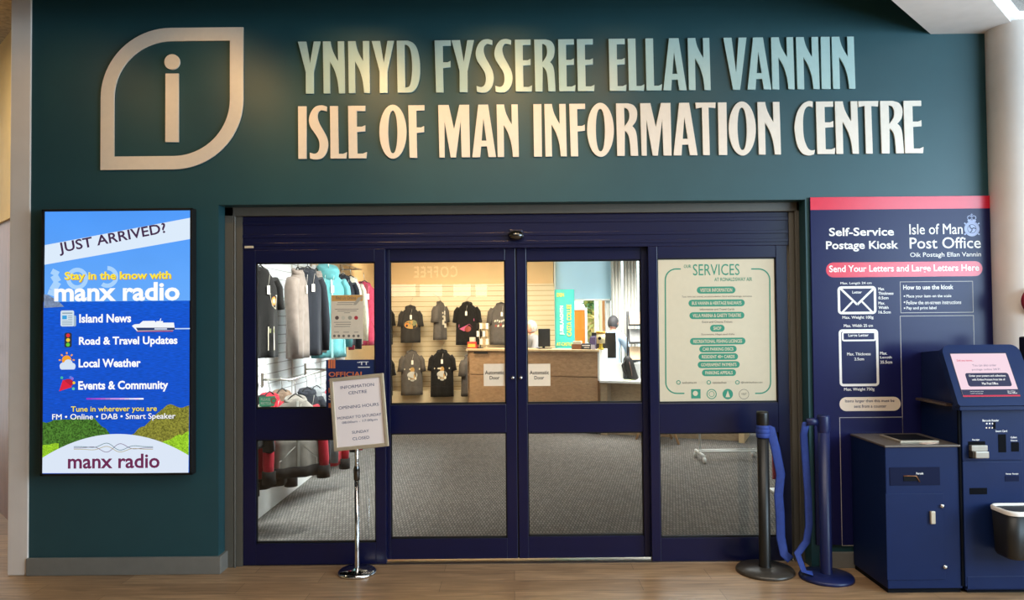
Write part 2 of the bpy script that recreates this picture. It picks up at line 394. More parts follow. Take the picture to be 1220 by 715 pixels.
# hall beyond the left end: slanting cream wall with a wooden door
CREAM = mat('cream_wall', 'd9c08c', 0.7, noise=0.05, nscale=6, bump=0.02)
b = MB(); b.prism([(-7.0, 4.2, 0), (-3.5, 0.62, 0), (-3.42, 0.70, 0), (-6.92, 4.28, 0)], (0, 0, 4.3), CREAM); struct(b.build('wall_slanting'))
dv = Vector((-3.5, 3.58, 0)).normalized(); dn = Vector((-dv.y, dv.x, 0)) * 1.0
def sl(t, z, o=0.0):
    q = Vector((-3.5, 0.62, 0)) + dv * t + Vector((-0.715, -0.70, 0)) * o; q.z = z; return q
b = MB(); b.prism([sl(0.55, 0, 0.005), sl(1.9, 0, 0.005), sl(1.9, 2.55, 0.005), sl(0.55, 2.55, 0.005)], sl(0, 0, 0.03) - sl(0, 0), oak('red_oak', '7a4a35', '96604a', (9, 9, 1.2)))
dr = struct(b.build('door_3'))
b = MB(); b.prism([sl(0.45, 2.55, 0.004), sl(2.0, 2.55, 0.004), sl(2.0, 2.62, 0.004), sl(0.45, 2.62, 0.004)], sl(0, 0, 0.05) - sl(0, 0), CREAM); b.build('door_head', dr)
b = MB(); b.lathe([(0.0, 0.0), (0.03, 0.0), (0.03, 0.05), (0, 0.06)], sl(1.68, 1.42, 0.035), mat('dark_knob', '2a0f0c', 0.4), 16); b.build('door_handle', dr)
b = MB(); b.lathe([(0.0, 0.0), (0.03, 0.0), (0.03, 0.05), (0, 0.06)], sl(1.68, 1.08, 0.035), mat('dark_knob'), 16); b.build('door_handle', dr)
b = MB(); b.prism([sl(-0.1, 4.25, 0), sl(5.1, 4.25, 0), sl(5.1, 4.25, 3), sl(-0.1, 4.25, 3)], (0, 0, 0.04), mat('tile_gold', '9a8560', 0.9, noise=0.3, nscale=25)); struct(b.build('ceiling_left'))
# hall shell behind the visitor (seen only in reflections)
b = MB(); b.box(-9.1, -9, -13, 4.2, 0, 4.3, CREAM); struct(b.build('wall_left'))
b = MB(); b.box(-9, 9, -13.1, -13, 0, 4.3, mat('hall_wall', '8d877e', 0.8, noise=0.1)); struct(b.build('wall_back'))
b = MB(); b.box(9, 9.1, -13, 0.13, 0, 0.9, WHITEP); b.box(9, 9.1, -13, 0.13, 3.3, 4.3, WHITEP)
for y in (-12.9, -9.6, -6.4, -3.2, 0.0): b.box(9, 9.1, y, y + 0.13, 0.9, 3.3, WHITEP)
struct(b.build('wall_right'))
# skirting
b = MB(); SX = wx(31, 672, -0.02); sz = wz(664.5, 150, -0.02)
b.box(SX, OX0 + 0.02, -0.022, 0.0, 0, sz, GREYK, 0.004); b.box(OX0 - 0.01, OX0 + 0.021, 0.0, 0.11, 0, sz, GREYK, 0.004); struct(b.build('baseboard_left'))
b = MB(); b.box(OX1 + 0.05, 3.2, -0.02, 0.0, 0, 0.105, GREYK, 0.004); struct(b.build('baseboard_right'))
# ---------------------------------------------------------------- entrance: grey frame, navy automatic doors
YF = 0.105; YB = 0.135; YS = 0.19
b = MB(); gx0, gx1 = OX0, OX1; z1 = OZ
bx0, bx1 = wx(289.3, 450, YB), wx(939.5 + 3, 450, YB); bz = wz(256, 610, YB)
b.box(gx0, wx(278, 450, YF), YF, 0.24, 0, z1, GREYF, 0.003); b.box(wx(952.5, 450, YF), gx1, YF, 0.24, 0, z1, GREYF, 0.003)
b.box(gx0, gx1, YF, 0.24, wz(254.5, 610, YF), z1, GREYF, 0.003)
x = wx(279.3, 450, YF); b.lathe([(0.007, 0), (0.007, wz(254.5, 610, YF))], (x, YF + 0.004, 0), GREYF, 12)
x = wx(951.5, 450, YF); b.lathe([(0.007, 0), (0.007, wz(254.5, 610, YF))], (x, YF + 0.004, 0), GREYF, 12)
b.box(wx(278, 450, YF), bx0, YB - 0.008, 0.24, 0, wz(254.5, 610, YF), GREYF); b.box(bx1, wx(952.5, 450, YF), YB - 0.008, 0.24, 0, wz(254.5, 610, YF), GREYF)
struct(b.build('door_frame'))
hz = wz(295.2, 610, YB)
b = MB(); b.box(bx0, bx1, YB, 0.30, hz, wz(255.5, 610, YB), NAVY, 0.003)
for yy in (263.5, 279, 289):
    zz = wz(yy, 610, YB); b.box(bx0, bx1, YB - 0.006, YB, zz - 0.012, zz + 0.012, NAVY, 0.003)
struct(b.build('trim_2'))
def leaf(name, Y, X, glassU, glassL, top, bot, bead=0.012):
    """X = outer left/right px, glass = px boxes of the upper and lower pane"""
    s = thing(name, (wx((X[0] + X[1]) / 2, 600, Y), Y, 0), '', ''); del s['label']; del s['category']; struct(s)
    x0, x1 = wx(X[0], 480, Y), wx(X[1], 480, Y); T = 0.045
    u = [wx(glassU[0], 400, Y), wx(glassU[2], 400, Y), wz(glassU[3], 610, Y), wz(glassU[1], 610, Y)]
    l = [wx(glassL[0], 580, Y), wx(glassL[2], 580, Y), wz(glassL[3], 610, Y), wz(glassL[1], 610, Y)]
    gx0, gx1 = (u[0] + l[0]) / 2, (u[1] + l[1]) / 2
    b = MB(); b.box(x0, gx0, Y, Y + T, bot, top, NAVY, 0.003); b.box(gx1, x1, Y, Y + T, bot, top, NAVY, 0.003)
    b.box(gx0, gx1, Y, Y + T, u[3], top, NAVY, 0.003); b.box(gx0, gx1, Y, Y + T, l[3], u[2], NAVY, 0.003); b.box(gx0, gx1, Y, Y + T, bot, l[2], NAVY, 0.003)
    for z0, zt in ((u[2], u[3]), (l[2], l[3])):
        for q in ((gx0, gx0 + bead * .6, z0, zt), (gx1 - bead * .6, gx1, z0, zt), (gx0, gx1, zt - bead * .7, zt), (gx0, gx1, z0, z0 + bead)):
            b.box(q[0], q[1], Y + 0.012, Y + 0.03, q[2], q[3], BLACK)
    b.build('frame', s)
    for z0, zt in ((u[2], u[3]), (l[2], l[3])):
        g = MB(); g.box(gx0 + 0.001, gx1 - 0.001, Y + 0.018, Y + 0.024, z0 + 0.001, zt - 0.001, GLASS); g.build('pane', s)
    return s
win1 = leaf('window_1', YB, (289.5, 459.5), (304.5, 310.5, 447.3, 485), (304.5, 521.5, 447, 645.5), hz, 0.006)
door1 = leaf('door_1', YS, (459.5, 615.5), (465, 310, 602.5, 481.5), (465, 515.5, 603.7, 641.5), hz + 0.01, 0.018)
door2 = leaf('door_2', YS, (617, 776), (627.5, 310.5, 764.5, 481.5), (629.5, 516, 767, 640), hz + 0.01, 0.018)
win2 = leaf('window_2', YB, (774.5, bx1 / sc_at(YB) + 610), (783.2, 309.5, 925, 482.5), (788, 518, 930, 643), hz, 0.006)
for d, px in ((door1, 611), (door2, 620.5)):
    b = MB(); q = P(px, 450, YS); b.lathe([(0, 0.02), (0.010, 0.018), (0.014, 0.0)], (q.x, YS, q.z), CHROME, 20, 'Y'); b.build('lock', d)
b = MB(); q = P(297, 294.5, YB); b.box(q.x - .03, q.x + .03, YB - 0.008, YB, q.z - .008, q.z + .008, mat('cream_label', 'd9cdb4', 0.5), 0.001); b.build('end_label', win1)
b = MB(); b.box(bx0, bx1, 0.13, 0.30, 0.0, 0.005, STEEL); struct(b.build('trim_3'))
b = MB(); xg = wx(616.2, 480, YS); b.box(xg - .008, xg + .008, YS + .012, YS + .03, .018, hz + .01, BLACK); b.build('seal', door1)
# motion sensor on the door header
q = P(614.5, 281, YB)
t = thing('motion_sensor', (q.x, YB, q.z), 'small dark domed motion sensor above the middle of the automatic doors', 'sensor')
b = MB(); b.ell((q.x, YB - 0.022, q.z), 0.056, 0.04, 0.036, mat('dark_gloss', '15140f', 0.08, spec=0.8, coat=1.0), 24, 14); b.build('dome', t)
b = MB(); b.box(q.x - .045, q.x + .045, YB - 0.012, YB, q.z - 0.02, q.z + 0.042, NAVY, 0.006); b.build('mount', t)
# ---------------------------------------------------------------- setting: shop behind the doors
SH = 2.95
b = MB(); b.box(-2.3, 4.6, 0.17, 7.7, -0.1, 0, carpet()); struct(b.build('floor_carpet'))
SL_W = slat_mat('slat_white', 'e4e9ea', '9a9c9a', 0.085); SL_TINT = slat_mat('slat_lamp_tint', 'e0cda8', 'a3854f', 0.085)  # the cream slats carry warm lamplight in their colour
WALL_TINT = mat('shop_wall_lamp_tint', 'e2c190', 0.75, noise=0.03, nscale=4)  # orange of the warm lamplight is put into the wall colour
b = MB(); b.box(-2.35, -2.25, 0.25, 7.8, 0, SH, WALL_TINT); struct(b.build('wall_shop_left'))
b = MB(); b.box(-2.25, -2.16, 0.30, 4.62, 0.26, 2.27, SL_W)
b.box(-2.25, -2.145, 0.30, 4.62, 0.0, 0.26, mat('white_plinth', 'dcdcd8', 0.5, noise=0.03), 0.004)
for y in (1.55, 2.32, 3.4): b.box(-2.165, -2.156, y - 0.016, y + 0.016, 0.26, 2.27, mat('white_seam', 'c6c4bd', 0.4))
struct(b.build('wall_slat_left'))
WX = 0.72
b = MB(); b.box(-2.35, WX, 7.7, 7.8, 0, SH, WALL_TINT); struct(b.build('wall_shop_back'))
b = MB(); b.box(-2.25, WX, 7.66, 7.7, 0.45, 2.25, SL_TINT); b.box(-2.25, WX, 7.50, 7.7, 0, 0.45, mat('plinth_lamp_tint', 'd8c7a5', 0.5, noise=0.03), 0.004); struct(b.build('wall_slat_back'))  # plinth colour holds the same painted-in lamplight as the slats
b = MB(); b.box(4.5, 4.6, 0.25, 7.8, 0, SH, mat('shop_white', 'd6d6d0', 0.7, noise=0.02)); struct(b.build('wall_shop_right'))
b = MB(); b.box(-2.35, 4.6, 0.25, 7.8, SH, SH + .08, mat('shop_white')); b.box(-3.3, -2.35, 0.13, 0.6, 0, 4.3, TEAL); struct(b.build('ceiling_shop'))
b = MB(); b.box(-3.3, 4.7, 0.24, 0.30, hz + 0.1, SH + 0.1, mat('shop_white')); b.box(-3.3, bx0, 0.24, 0.3, 0, hz + .1, mat('shop_white')); b.box(bx1, 4.7, 0.24, 0.3, 0, hz + .1, mat('shop_white')); struct(b.build('wall_shop_front'))
# window wall on the right of the back
b = MB(); wm = mat('window_white', 'e4e6e2', 0.5, noise=0.02)
b.box(WX, 4.5, 7.70, 7.80, 0, 0.75, wm); b.box(WX, 4.5, 7.70, 7.80, 2.85, SH, wm)
for x in (WX + .03, 1.64, 2.65, 3.6, 4.44): b.box(x - .04, x + .04, 7.70, 7.80, 0.75, 2.85, wm)
wf = struct(b.build('window_3'))
b = MB(); b.box(WX, 4.5, 7.745, 7.75, 0.75, 2.85, GLASS); b.build('pane', wf)
# ---------------------------------------------------------------- wall lettering
def n5(x0, x1, y0, y1, pts): return [((p[0] - x0) / (x1 - x0), (y1 - p[1]) / (y1 - y0)) + tuple(p[2:]) for p in pts]
GL = {
 'I': [[(0, 1), (1, 1), (1, 0), (.02, 0)]],
 'L': [[(0, 1), (.47, 1), (.5, .085), (.8, .085), (1, .115), (.96, 0), (.03, 0)]],
 'E': [[(0, 1), (.93, 1), (.93, .905), (.46, .905), (.46, .60), (.75, .60), (.92, .625), (.92, .515), (.47, .505), (.48, .085), (.8, .085), (1, .115), (.97, 0), (.03, 0)]],
 'F': [[(0, 1), (1, 1), (1, .905), (.49, .905), (.5, .575), (.8, .575), (.97, .60), (.97, .49), (.5, .475), (.53, 0), (.07, 0)]],
 'T': [[(0, 1), (1, 1), (.98, .9), (.64, .915), (.67, 0), (.34, 0), (.32, .915), (.02, .89)]],
 'Y': [[(0, 1), (.37, 1), (.54, .57), (.71, 1), (1, 1), (.70, .41), (.70, 0), (.35, 0), (.35, .41)]],
 'V': [[(0, 1), (.35, 1), (.535, .3), (.66, 1), (1, 1), (.69, 0), (.39, 0)]],
 'A': [[(.27, 1), (.68, 1), (1, 0), (.69, 0), (.625, .205), (.365, .205), (.33, 0), (0, 0)], [(.475, .76), (.61, .31), (.39, .31)]],
 'N': [[(0, 1), (.34, 1), (.36, .94, 1), (.43, .83, 1), (.56, .71, 1), (.70, .61), (.685, 1), (.97, 1), (1, 0), (.73, 0), (.715, .1, 1), (.66, .26, 1), (.55, .42, 1), (.43, .53, 1), (.31, .62), (.32, 0), (.03, 0)]],
 'M': [[(0, 1), (.33, 1), (.5, .53), (.68, 1), (.985, 1), (1, 0), (.74, 0), (.715, .72), (.55, 0), (.39, 0), (.19, .72), (.19, 0), (.03, 0)]],
 'R': [[(0, 1), (.55, 1), (.8, .965, 1), (.95, .88, 1), (.975, .77, 1), (.91, .655, 1), (.74, .565), (.87, .50, 1), (.94, .40, 1), (.97, .25, 1), (1, 0), (.66, 0), (.635, .22, 1), (.585, .36, 1), (.5, .44, 1), (.39, .48), (.37, 0), (.03, 0)], [(.37, .92), (.45, .915), (.56, .88, 1), (.62, .78, 1), (.57, .67, 1), (.38, .555)]],
 'D': [[(0, 1), (.48, 1), (.70, .955, 1), (.87, .85, 1), (.97, .66, 1), (1, .45, 1), (.97, .27, 1), (.86, .11, 1), (.68, .02, 1), (.48, 0), (.03, 0)], [(.33, .93), (.42, .925), (.56, .86, 1), (.64, .69, 1), (.66, .46, 1), (.62, .25, 1), (.53, .12, 1), (.36, .095)]],
 'O': [[(.5 + .5 * math.cos(a) * (1 if 1 else 1), .5 + .515 * math.sin(a)) for a in [2 * math.pi * i / 40 for i in range(40)]],
       [(.495 + .175 * (abs(math.cos(a)) ** .85) * (1 if math.cos(a) > 0 else -1), .495 + .41 * math.sin(a)) for a in [2 * math.pi * i / 32 for i in range(32)]]],
 'C': [[(.94, 1), (.72, 1.01, 1), (.42, .95, 1), (.16, .8, 1), (.02, .58, 1), (.02, .40, 1), (.14, .16, 1), (.38, .015, 1), (.68, -.025, 1), (.95, -.005), (1, .075), (.8, .07, 1), (.62, .13, 1), (.47, .3, 1), (.43, .5, 1), (.45, .72, 1), (.55, .86, 1), (.72, .915, 1), (.93, .895)]],
 'S': [n5(128, 295, 87, 538, [(285, 92), (240, 80, 1), (185, 92, 1), (145, 140, 1), (128, 205, 1), (142, 265, 1), (180, 320, 1), (213, 375, 1), (221, 430, 1), (209, 478, 1), (178, 497, 1), (135, 487), (137, 535), (180, 545, 1), (238, 535, 1), (278, 490, 1), (295, 425, 1), (285, 360, 1), (255, 300, 1), (220, 240, 1), (203, 185, 1), (208, 140, 1), (235, 120, 1), (283, 130)])],
}
L1 = [('Y', 354.7, 382), ('N', 384.5, 411.1), ('N', 414.5, 440.9), ('Y', 442.7, 469.8), ('D', 472.5, 500.8), ('F', 517.7, 537.5), ('Y', 538, 565), ('S', 566.5, 588.4), ('S', 588.8, 610.7), ('E', 613.4, 634), ('R', 636.5, 661.8), ('E', 665, 685.6), ('E', 687.3, 708.3), ('E', 725.2, 746.3), ('L', 748, 767.7), ('L', 769, 788.7), ('A', 789.7, 817.9), ('N', 819.4, 846.5), ('V', 861.9, 890.1), ('A', 889.9, 918.7), ('N', 918.8, 946.4), ('N', 948.5, 976.2), ('I', 978, 989.3), ('N', 991, 1018.8)]
L2 = [('I', 354.9, 365.3), ('S', 367.8, 391.1), ('L', 392.9, 413.4), ('E', 414.5, 437.1), ('O', 451.7, 484.5), ('F', 486.3, 506), ('M', 522, 559.9), ('A', 562.2, 590.9), ('N', 591.6, 618.1), ('I', 635.5, 645.6), ('N', 648.6, 675.2), ('F', 678.3, 697.6), ('O', 699.3, 731.6), ('R', 734, 760.2), ('M', 762.8, 800), ('A', 801.7, 830.8), ('T', 828.8, 853.3), ('I', 855.5, 866.2), ('O', 868, 900.7), ('N', 902.6, 930.2), ('C', 946.2, 970.6), ('E', 972.3, 994.9), ('N', 994.9, 1023), ('T', 1022.7, 1047.3), ('R', 1048.8, 1076.5), ('E', 1076.8, 1100)]
YL = -0.014; DEP = 0.010
def line_of_letters(spec, top, bot, mt, label):
    """top/bot: (x, y) px samples at the left and right ends"""
    fx = lambda a, x: a[0][1] + (a[1][1] - a[0][1]) * (x - a[0][0]) / (a[1][0] - a[0][0])
    zt = sum(P(x, y, YL).z for x, y in top) / 2; zb = sum(P(x, y, YL).z for x, y in bot) / 2
    q = P((spec[0][1] + spec[-1][2]) / 2, 100, 0)
    t = thing('wall_sign', (q.x, 0, (zt + zb) / 2), label, 'sign')
    for ch, xa, xb in spec:
        ym = (fx(top, xa) + fx(bot, xa)) / 2
        x0, x1 = P(xa + .35, ym, YL).x, P(xb - .35, ym, YL).x
        cs = [[(p[0] * (x1 - x0), p[1] * (zt - zb)) for p in smooth_poly(c)] for c in GL[ch]]
        bm = curve_mesh(cs, DEP, 0.0008)
        for v in bm.verts: v.co = Vector((x0 + v.co.x, YL + DEP / 2 - v.co.z, zb + v.co.y))
        b = MB(); b.bm.free(); b.bm = bm; b.mi(mt); b.build('letter', t)
    return t
line_of_letters(L1, ((355, 49.6), (1018, 43.8)), ((368, 111.9), (1015, 104.9)), mat('aqua_letter', 'b9d6d2', 0.34, spec=0.6, noise=0.02),
                'raised pale aqua letters of the upper line reading YNNYD FYSSEREE ELLAN VANNIN')
line_of_letters(L2, ((355, 127.2), (1097, 119.6)), ((360, 190.0), (1098, 181.4)), mat('cream_letter', 'f2e6d6', 0.34, spec=0.6, noise=0.02),
                'raised cream letters of the lower line reading ISLE OF MAN INFORMATION CENTRE')
# leaf-shaped emblem
q = P(206, 118, 0)
emb = thing('information_emblem', (q.x, 0, q.z), 'raised cream leaf-shaped outline with a letter i left of the wall lettering', 'sign')
def emblem_shape(contours, name):
    bm = curve_mesh(contours, DEP, 0.0008)
    for v in bm.verts: v.co = Vector((q.x + v.co.x, YL + DEP / 2 - v.co.z, q.z + v.co.y))
    b = MB(); b.bm.free(); b.bm = bm; b.mi(MATS['cream_letter']); return b.build(name, emb)
ek = sc_at(YL)
def leafc(h, r):
    c = [(h, h)]
    c += [(-h + r + r * math.cos(a), h - r + r * math.sin(a)) for a in [math.pi / 2 + math.pi / 2 * i / 20 for i in range(21)]]
    c += [(-h, -h)]
    c += [(h - r + r * math.cos(a), -h + r + r * math.sin(a)) for a in [-math.pi / 2 + math.pi / 2 * i / 20 for i in range(21)]]
    return c
emblem_shape([leafc(85.4 * ek, 84 * ek), leafc(69.6 * ek, 68 * ek)], 'leaf_outline')
emblem_shape([[(9.2 * ek * math.cos(a), (118 - 73.8) * ek + 9.2 * ek * math.sin(a)) for a in [2 * math.pi * i / 28 for i in range(28)]]], 'letter_dot')
emblem_shape([[(-7.8 * ek, -52.5 * ek), (7.8 * ek, -52.5 * ek), (7.8 * ek, 30 * ek), (-7.8 * ek, 30 * ek)]], 'letter_stem')
# ---------------------------------------------------------------- advertising screen
YD = -0.075
q = P(139, 407, YD)
ad = thing('advertising_screen', (q.x, 0, q.z), 'tall lit advertising screen with sea photo reading JUST ARRIVED and manx radio', 'screen')
k = sc_at(YD); hw, hh = 87.3 * k, 156 * k; bz = 2.7 * k
b = MB()
b.box(q.x - hw - bz, q.x + hw + bz, YD + 0.004, -0.012, q.z - hh - bz, q.z + hh + bz, BLACK, 0.004)
b.box(q.x - hw + .1, q.x + hw - .1, -0.02, -0.0015, q.z - .5, q.z + .5, BLACK)
for s in (-1, 1):
    b.box(q.x + s * (hw + bz / 2) - bz / 2, q.x + s * (hw + bz / 2) + bz / 2, YD - 0.004, YD + 0.01, q.z - hh - bz, q.z + hh + bz, BLACK, 0.002)
    b.box(q.x - hw - bz, q.x + hw + bz, YD - 0.004, YD + 0.01, q.z + s * (hh + bz / 2) - bz / 2, q.z + s * (hh + bz / 2) + bz / 2, BLACK, 0.002)
b.build('casing', ad)
def sea_mat(name, stops, scale, emit=1.0, nz=0.12, nsc=(3, 30)):
    """lit picture: colours by height with fine horizontal streaks"""
    m = bpy.data.materials.new(name); m.use_nodes = True; nt = m.node_tree; L = nt.links.new; bs = nt.nodes['Principled BSDF']
    bs.inputs['Base Color'].default_value = (.01, .01, .01, 1); bs.inputs['Roughness'].default_value = .25; bs.inputs['Specular IOR Level'].default_value = .25
    tc = nt.nodes.new('ShaderNodeTexCoord'); sp = nt.nodes.new('ShaderNodeSeparateXYZ'); L(tc.outputs['Generated'], sp.inputs[0])
    rp = nt.nodes.new('ShaderNodeValToRGB'); cr = rp.color_ramp
    for i, (p, c) in enumerate(stops):
        e = cr.elements[i] if i < 2 else cr.elements.new(p)
        e.position = p; e.color = (*lin(c), 1)
    L(sp.outputs['Z'], rp.inputs['Fac'])
    mp = nt.nodes.new('ShaderNodeMapping'); mp.inputs['Scale'].default_value = (nsc[0] * scale, 1, nsc[1] * scale); L(tc.outputs['Object'], mp.inputs['Vector'])
    n = nt.nodes.new('ShaderNodeTexNoise'); n.inputs['Scale'].default_value = 1; n.inputs['Detail'].default_value = 5; L(mp.outputs['Vector'], n.inputs['Vector'])
    r2 = nt.nodes.new('ShaderNodeValToRGB'); r2.color_ramp.elements[0].position = .3; r2.color_ramp.elements[1].position = .7
    r2.color_ramp.elements[0].color = (1 - 2 * nz, 1 - 2 * nz, 1 - 2 * nz, 1); r2.color_ramp.elements[1].color = (1 + nz, 1 + nz, 1 + nz, 1); L(n.outputs['Fac'], r2.inputs['Fac'])
    mx = nt.nodes.new('ShaderNodeMixRGB'); mx.blend_type = 'MULTIPLY'; mx.inputs['Fac'].default_value = 1; L(rp.outputs['Color'], mx.inputs['Color1']); L(r2.outputs['Color'], mx.inputs['Color2'])
    L(mx.outputs['Color'], bs.inputs['Emission Color']); bs.inputs['Emission Strength'].default_value = emit; return m
SKY_S = sea_mat('screen_sky', [(0, '86c4fc'), (1, '4f9bfb')], 1, nz=0.02, nsc=(3, 4)); SEA_S = sea_mat('screen_sea', [(0, '0f4fc8'), (1, '0a6fe0'), (.6, '0d58d8')], 8, nz=0.16)
BUSH1 = mat('screen_bush', '4a7a2c', 0.3, emit=0.85, noise=0.8, nscale=110); BUSH2 = mat('screen_bush_brown', '8b8a35', 0.3, emit=0.85, noise=0.65, nscale=110); BUSH3 = mat('screen_bush_lime', '9cd02c', 0.3, emit=0.9, noise=0.45, nscale=110)
s = Sheet(Y=YD, anchor=(139, 407))
WH = glow('ffffff', 1.0); YE = glow('fbe64a', 1.0); PALE = glow('dcebfb', 1.0)
SHX0, SHX1, ST, SB = 139 - 87.2, 139 + 87.2, 407 - 155.8, 407 + 155.8
s.rect(SHX0, ST, SHX1, 359, SKY_S, 1); s.rect(SHX0, 359, SHX1, SB, SEA_S, 1)
s.poly([(SHX0, 350.5), (58, 352), (64, 356), (70, 360), (76, 365.5), (SHX0, 367)], mat('screen_headland', '7d8fae', 0.3, emit=0.9, noise=0.3, nscale=60), 2)
s.poly([(SHX0, 292), (SHX1, 259), (SHX1, 284.5), (SHX0, 315.5)], PALE, 2)
s.text('JUST ARRIVED?', 67.5, 277, 197.5, 293, glow('432a4c', 1.0), 3, 0.018, 10.4, 1.02)
GH = glow('a9d3fd', 1.0)
s.line([(66, 322), (63, 328), (68, 336), (62, 346), (60, 352)], 9, GH, 2); s.ring(91, 332, 13, 5, GH, 2); s.ring(127, 330, 13, 5, GH, 2, 20, -.25, .35)
GOLD = glow('c58a1c', 1.0)
for dx, lv, c in ((.7, 3, GOLD), (0, 4, YE)): s.text('Stay in the know with', 76 + dx, 323.3 + dx, 203 + dx, 335.7 + dx, c, lv, 0.028)
for dx, lv, c in ((.7, 3, glow('6ea9e6', 1.0)), (0, 4, WH)): s.text('manx radio', 64 + dx, 336.5 + dx, 213.5 + dx, 358.8 + dx, c, lv, 0.03)
for t_, y0, y1, x1 in (('Island News', 374.2, 384.5, 156), ('Road & Travel Updates', 401, 413.3, 211.5), ('Local Weather', 427.5, 437.6, 168), ('Events & Community', 453.5, 466.8, 201)):
    s.text(t_, 94.2, y0, x1, y1, WH, 3, 0.03)
s.rect(72, 370, 88, 389, glow('cfe0ec', 1.0), 3, 2); s.rect(86.5, 376, 90.5, 389, glow('9fb6c8', 1.0), 2, 1.5); s.rect(74, 372.5, 86, 374, glow('8fa4b5', 1.0), 4)
s.rect(74, 376, 79.5, 380.5, glow('3aa0dc', 1.0), 4)
for y in (376.5, 378.5, 380.5): s.rect(81, y - .5, 86, y + .3, glow('8fa4b5', 1.0), 4)
for y in (383, 385, 387): s.rect(74, y - .5, 86, y + .3, glow('8fa4b5', 1.0), 4)
s.rect(77, 396.5, 85.7, 414, glow('2c333c', 1.0), 3, 2)
for y, c in ((399.7, 'e0303c'), (405.2, 'f0c83a'), (410.7, '5fc93c')): s.disc(81.3, y, 2.3, glow(c, 1.0), 4)
for a in range(8):
    a *= math.pi / 4; s.line([(80 + 7 * math.cos(a), 429 + 7 * math.sin(a)), (80 + 9.5 * math.cos(a), 429 + 9.5 * math.sin(a))], 1.8, glow('f0a848', 1.0), 3)
s.disc(80, 429, 5.6, glow('f5a32c', 1.0), 4)
for x, y, r in ((76, 436, 4.2), (82, 433.5, 5.3), (87, 436.2, 3.8)): s.disc(x, y, r, glow('d3e2f2', 1.0), 5)
s.rect(72.2, 435, 90.5, 440.2, glow('d3e2f2', 1.0), 5, 2.4)
s.poly([(71.5, 466), (76, 452), (87, 461)], glow('dc2440', 1.0), 4); s.disc(82, 456, 6.5, glow('b81e3a', 1.0), 3, 4.5)
for x, y, c in ((87, 451, '8e6fd8'), (85, 449.5, '5d7be0'), (88.5, 463, '5fc9b0'), (74.5, 450, '3fb79c'), (89, 456, 'f0c83a')): s.disc(x, y, 1.7, glow(c, 1.0), 4)
s.poly([(157, 388.3), (160, 386.5), (166, 386), (170, 382.5), (184, 382.3), (186, 384.5), (207, 384.5), (208, 391), (207, 393.5), (163, 394.5)], glow('f2f6fb', 1.0), 3)
s.poly([(162, 390.5), (208, 390.5), (208, 393.3), (164, 394)], glow('2a3c6a', 1.0), 4); s.line([(190, 384), (191.5, 379.5)], 1, glow('f2f6fb', 1.0), 3); s.rect(186, 382.6, 194, 384.6, glow('f2f6fb', 1.0), 3)
s.rect(184, 391, 199, 392.8, glow('c6d0e6', 1.0), 5); s.rect(163, 394.2, 206, 395.3, glow('b7514f', 1.0), 3); s.rect(208, 391, SHX1, 392.3, glow('c9e2fb', 1.0), 2)
for i in range(12):
    x = 104 + i * 68 / 12; t_ = i / 11; s.rect(x, 474, x + 68 / 12, 475.8, glow(tuple(int(round((a + (1 - a) * t_) * 10)) / 10 for a in (.6, .2, .75)), 1.0), 3)
def scal(x0, x1, base, top, n, seed):
    r = random.Random(seed); o = []
    for i in range(n + 1):
        t_ = i / n; o.append((x0 + (x1 - x0) * t_, top(t_) + r.uniform(-1.6, 1.6)))
    return o
s.poly(scal(SHX0, 137, 545, lambda t_: 503 - 5 * math.sin(t_ * 3.0) + max(0, t_ - .72) * 60, 18, 1) + [(140, 560), (SHX0, 560)], BUSH1, 2)
s.poly(scal(158, SHX1, 545, lambda t_: 516 - 34 * min(1, t_ * 1.5) + 2 * math.sin(t_ * 9), 18, 2) + [(SHX1, 560), (158, 560)], BUSH2, 2)
s.poly(scal(190, SHX1, 545, lambda t_: 528 - 14 * t_, 9, 3) + [(SHX1, 560), (190, 560)], BUSH3, 3); s.poly(scal(SHX0, 72, 545, lambda t_: 531 - 3 * t_, 5, 4) + [(72, 560), (SHX0, 560)], BUSH3, 3)
for t_, x0, x1, y0, y1, c in (('Tune in wherever you are', 86, 188, 483.5, 491.8, YE), ('FM \u2022 Online \u2022 DAB \u2022 Smart Speaker', 64, 210, 492.5, 501, WH)):
    s.text(t_, x0 + .5, y0 + .5, x1 + .5, y1 + .5, glow('14306a', 1.0), 4, 0.012); s.text(t_, x0, y0, x1, y1, c, 5, 0.012)
arc = [(SHX0 + (SHX1 - SHX0) * i / 30, 516.5 + 27 * abs((i - 15.5) / 15) ** 2.0) for i in range(31)]
s.poly(arc + [(SHX1, SB), (SHX0, SB)], glow('dbe6f6', 1.0), 4)
for (o, c, am) in ((0, '5a7f86', 5), (1.5, '7d6a8a', -6), (3, 'b3a777', 4)):
    pts = [(90 + 94 * i / 40, 531.5 + o + am * math.exp(-((i - 20) / 9.0) ** 2) * math.sin((i - 20) / 2.6)) for i in range(41)]
    s.line(pts, 0.7, glow(c, 1.0), 5)
MR = glow('6b2550', 1.0); s.text('manx radio', 83.3, 540, 192, 557.2, MR, 6, 0.02)
s.done('screen', ad)
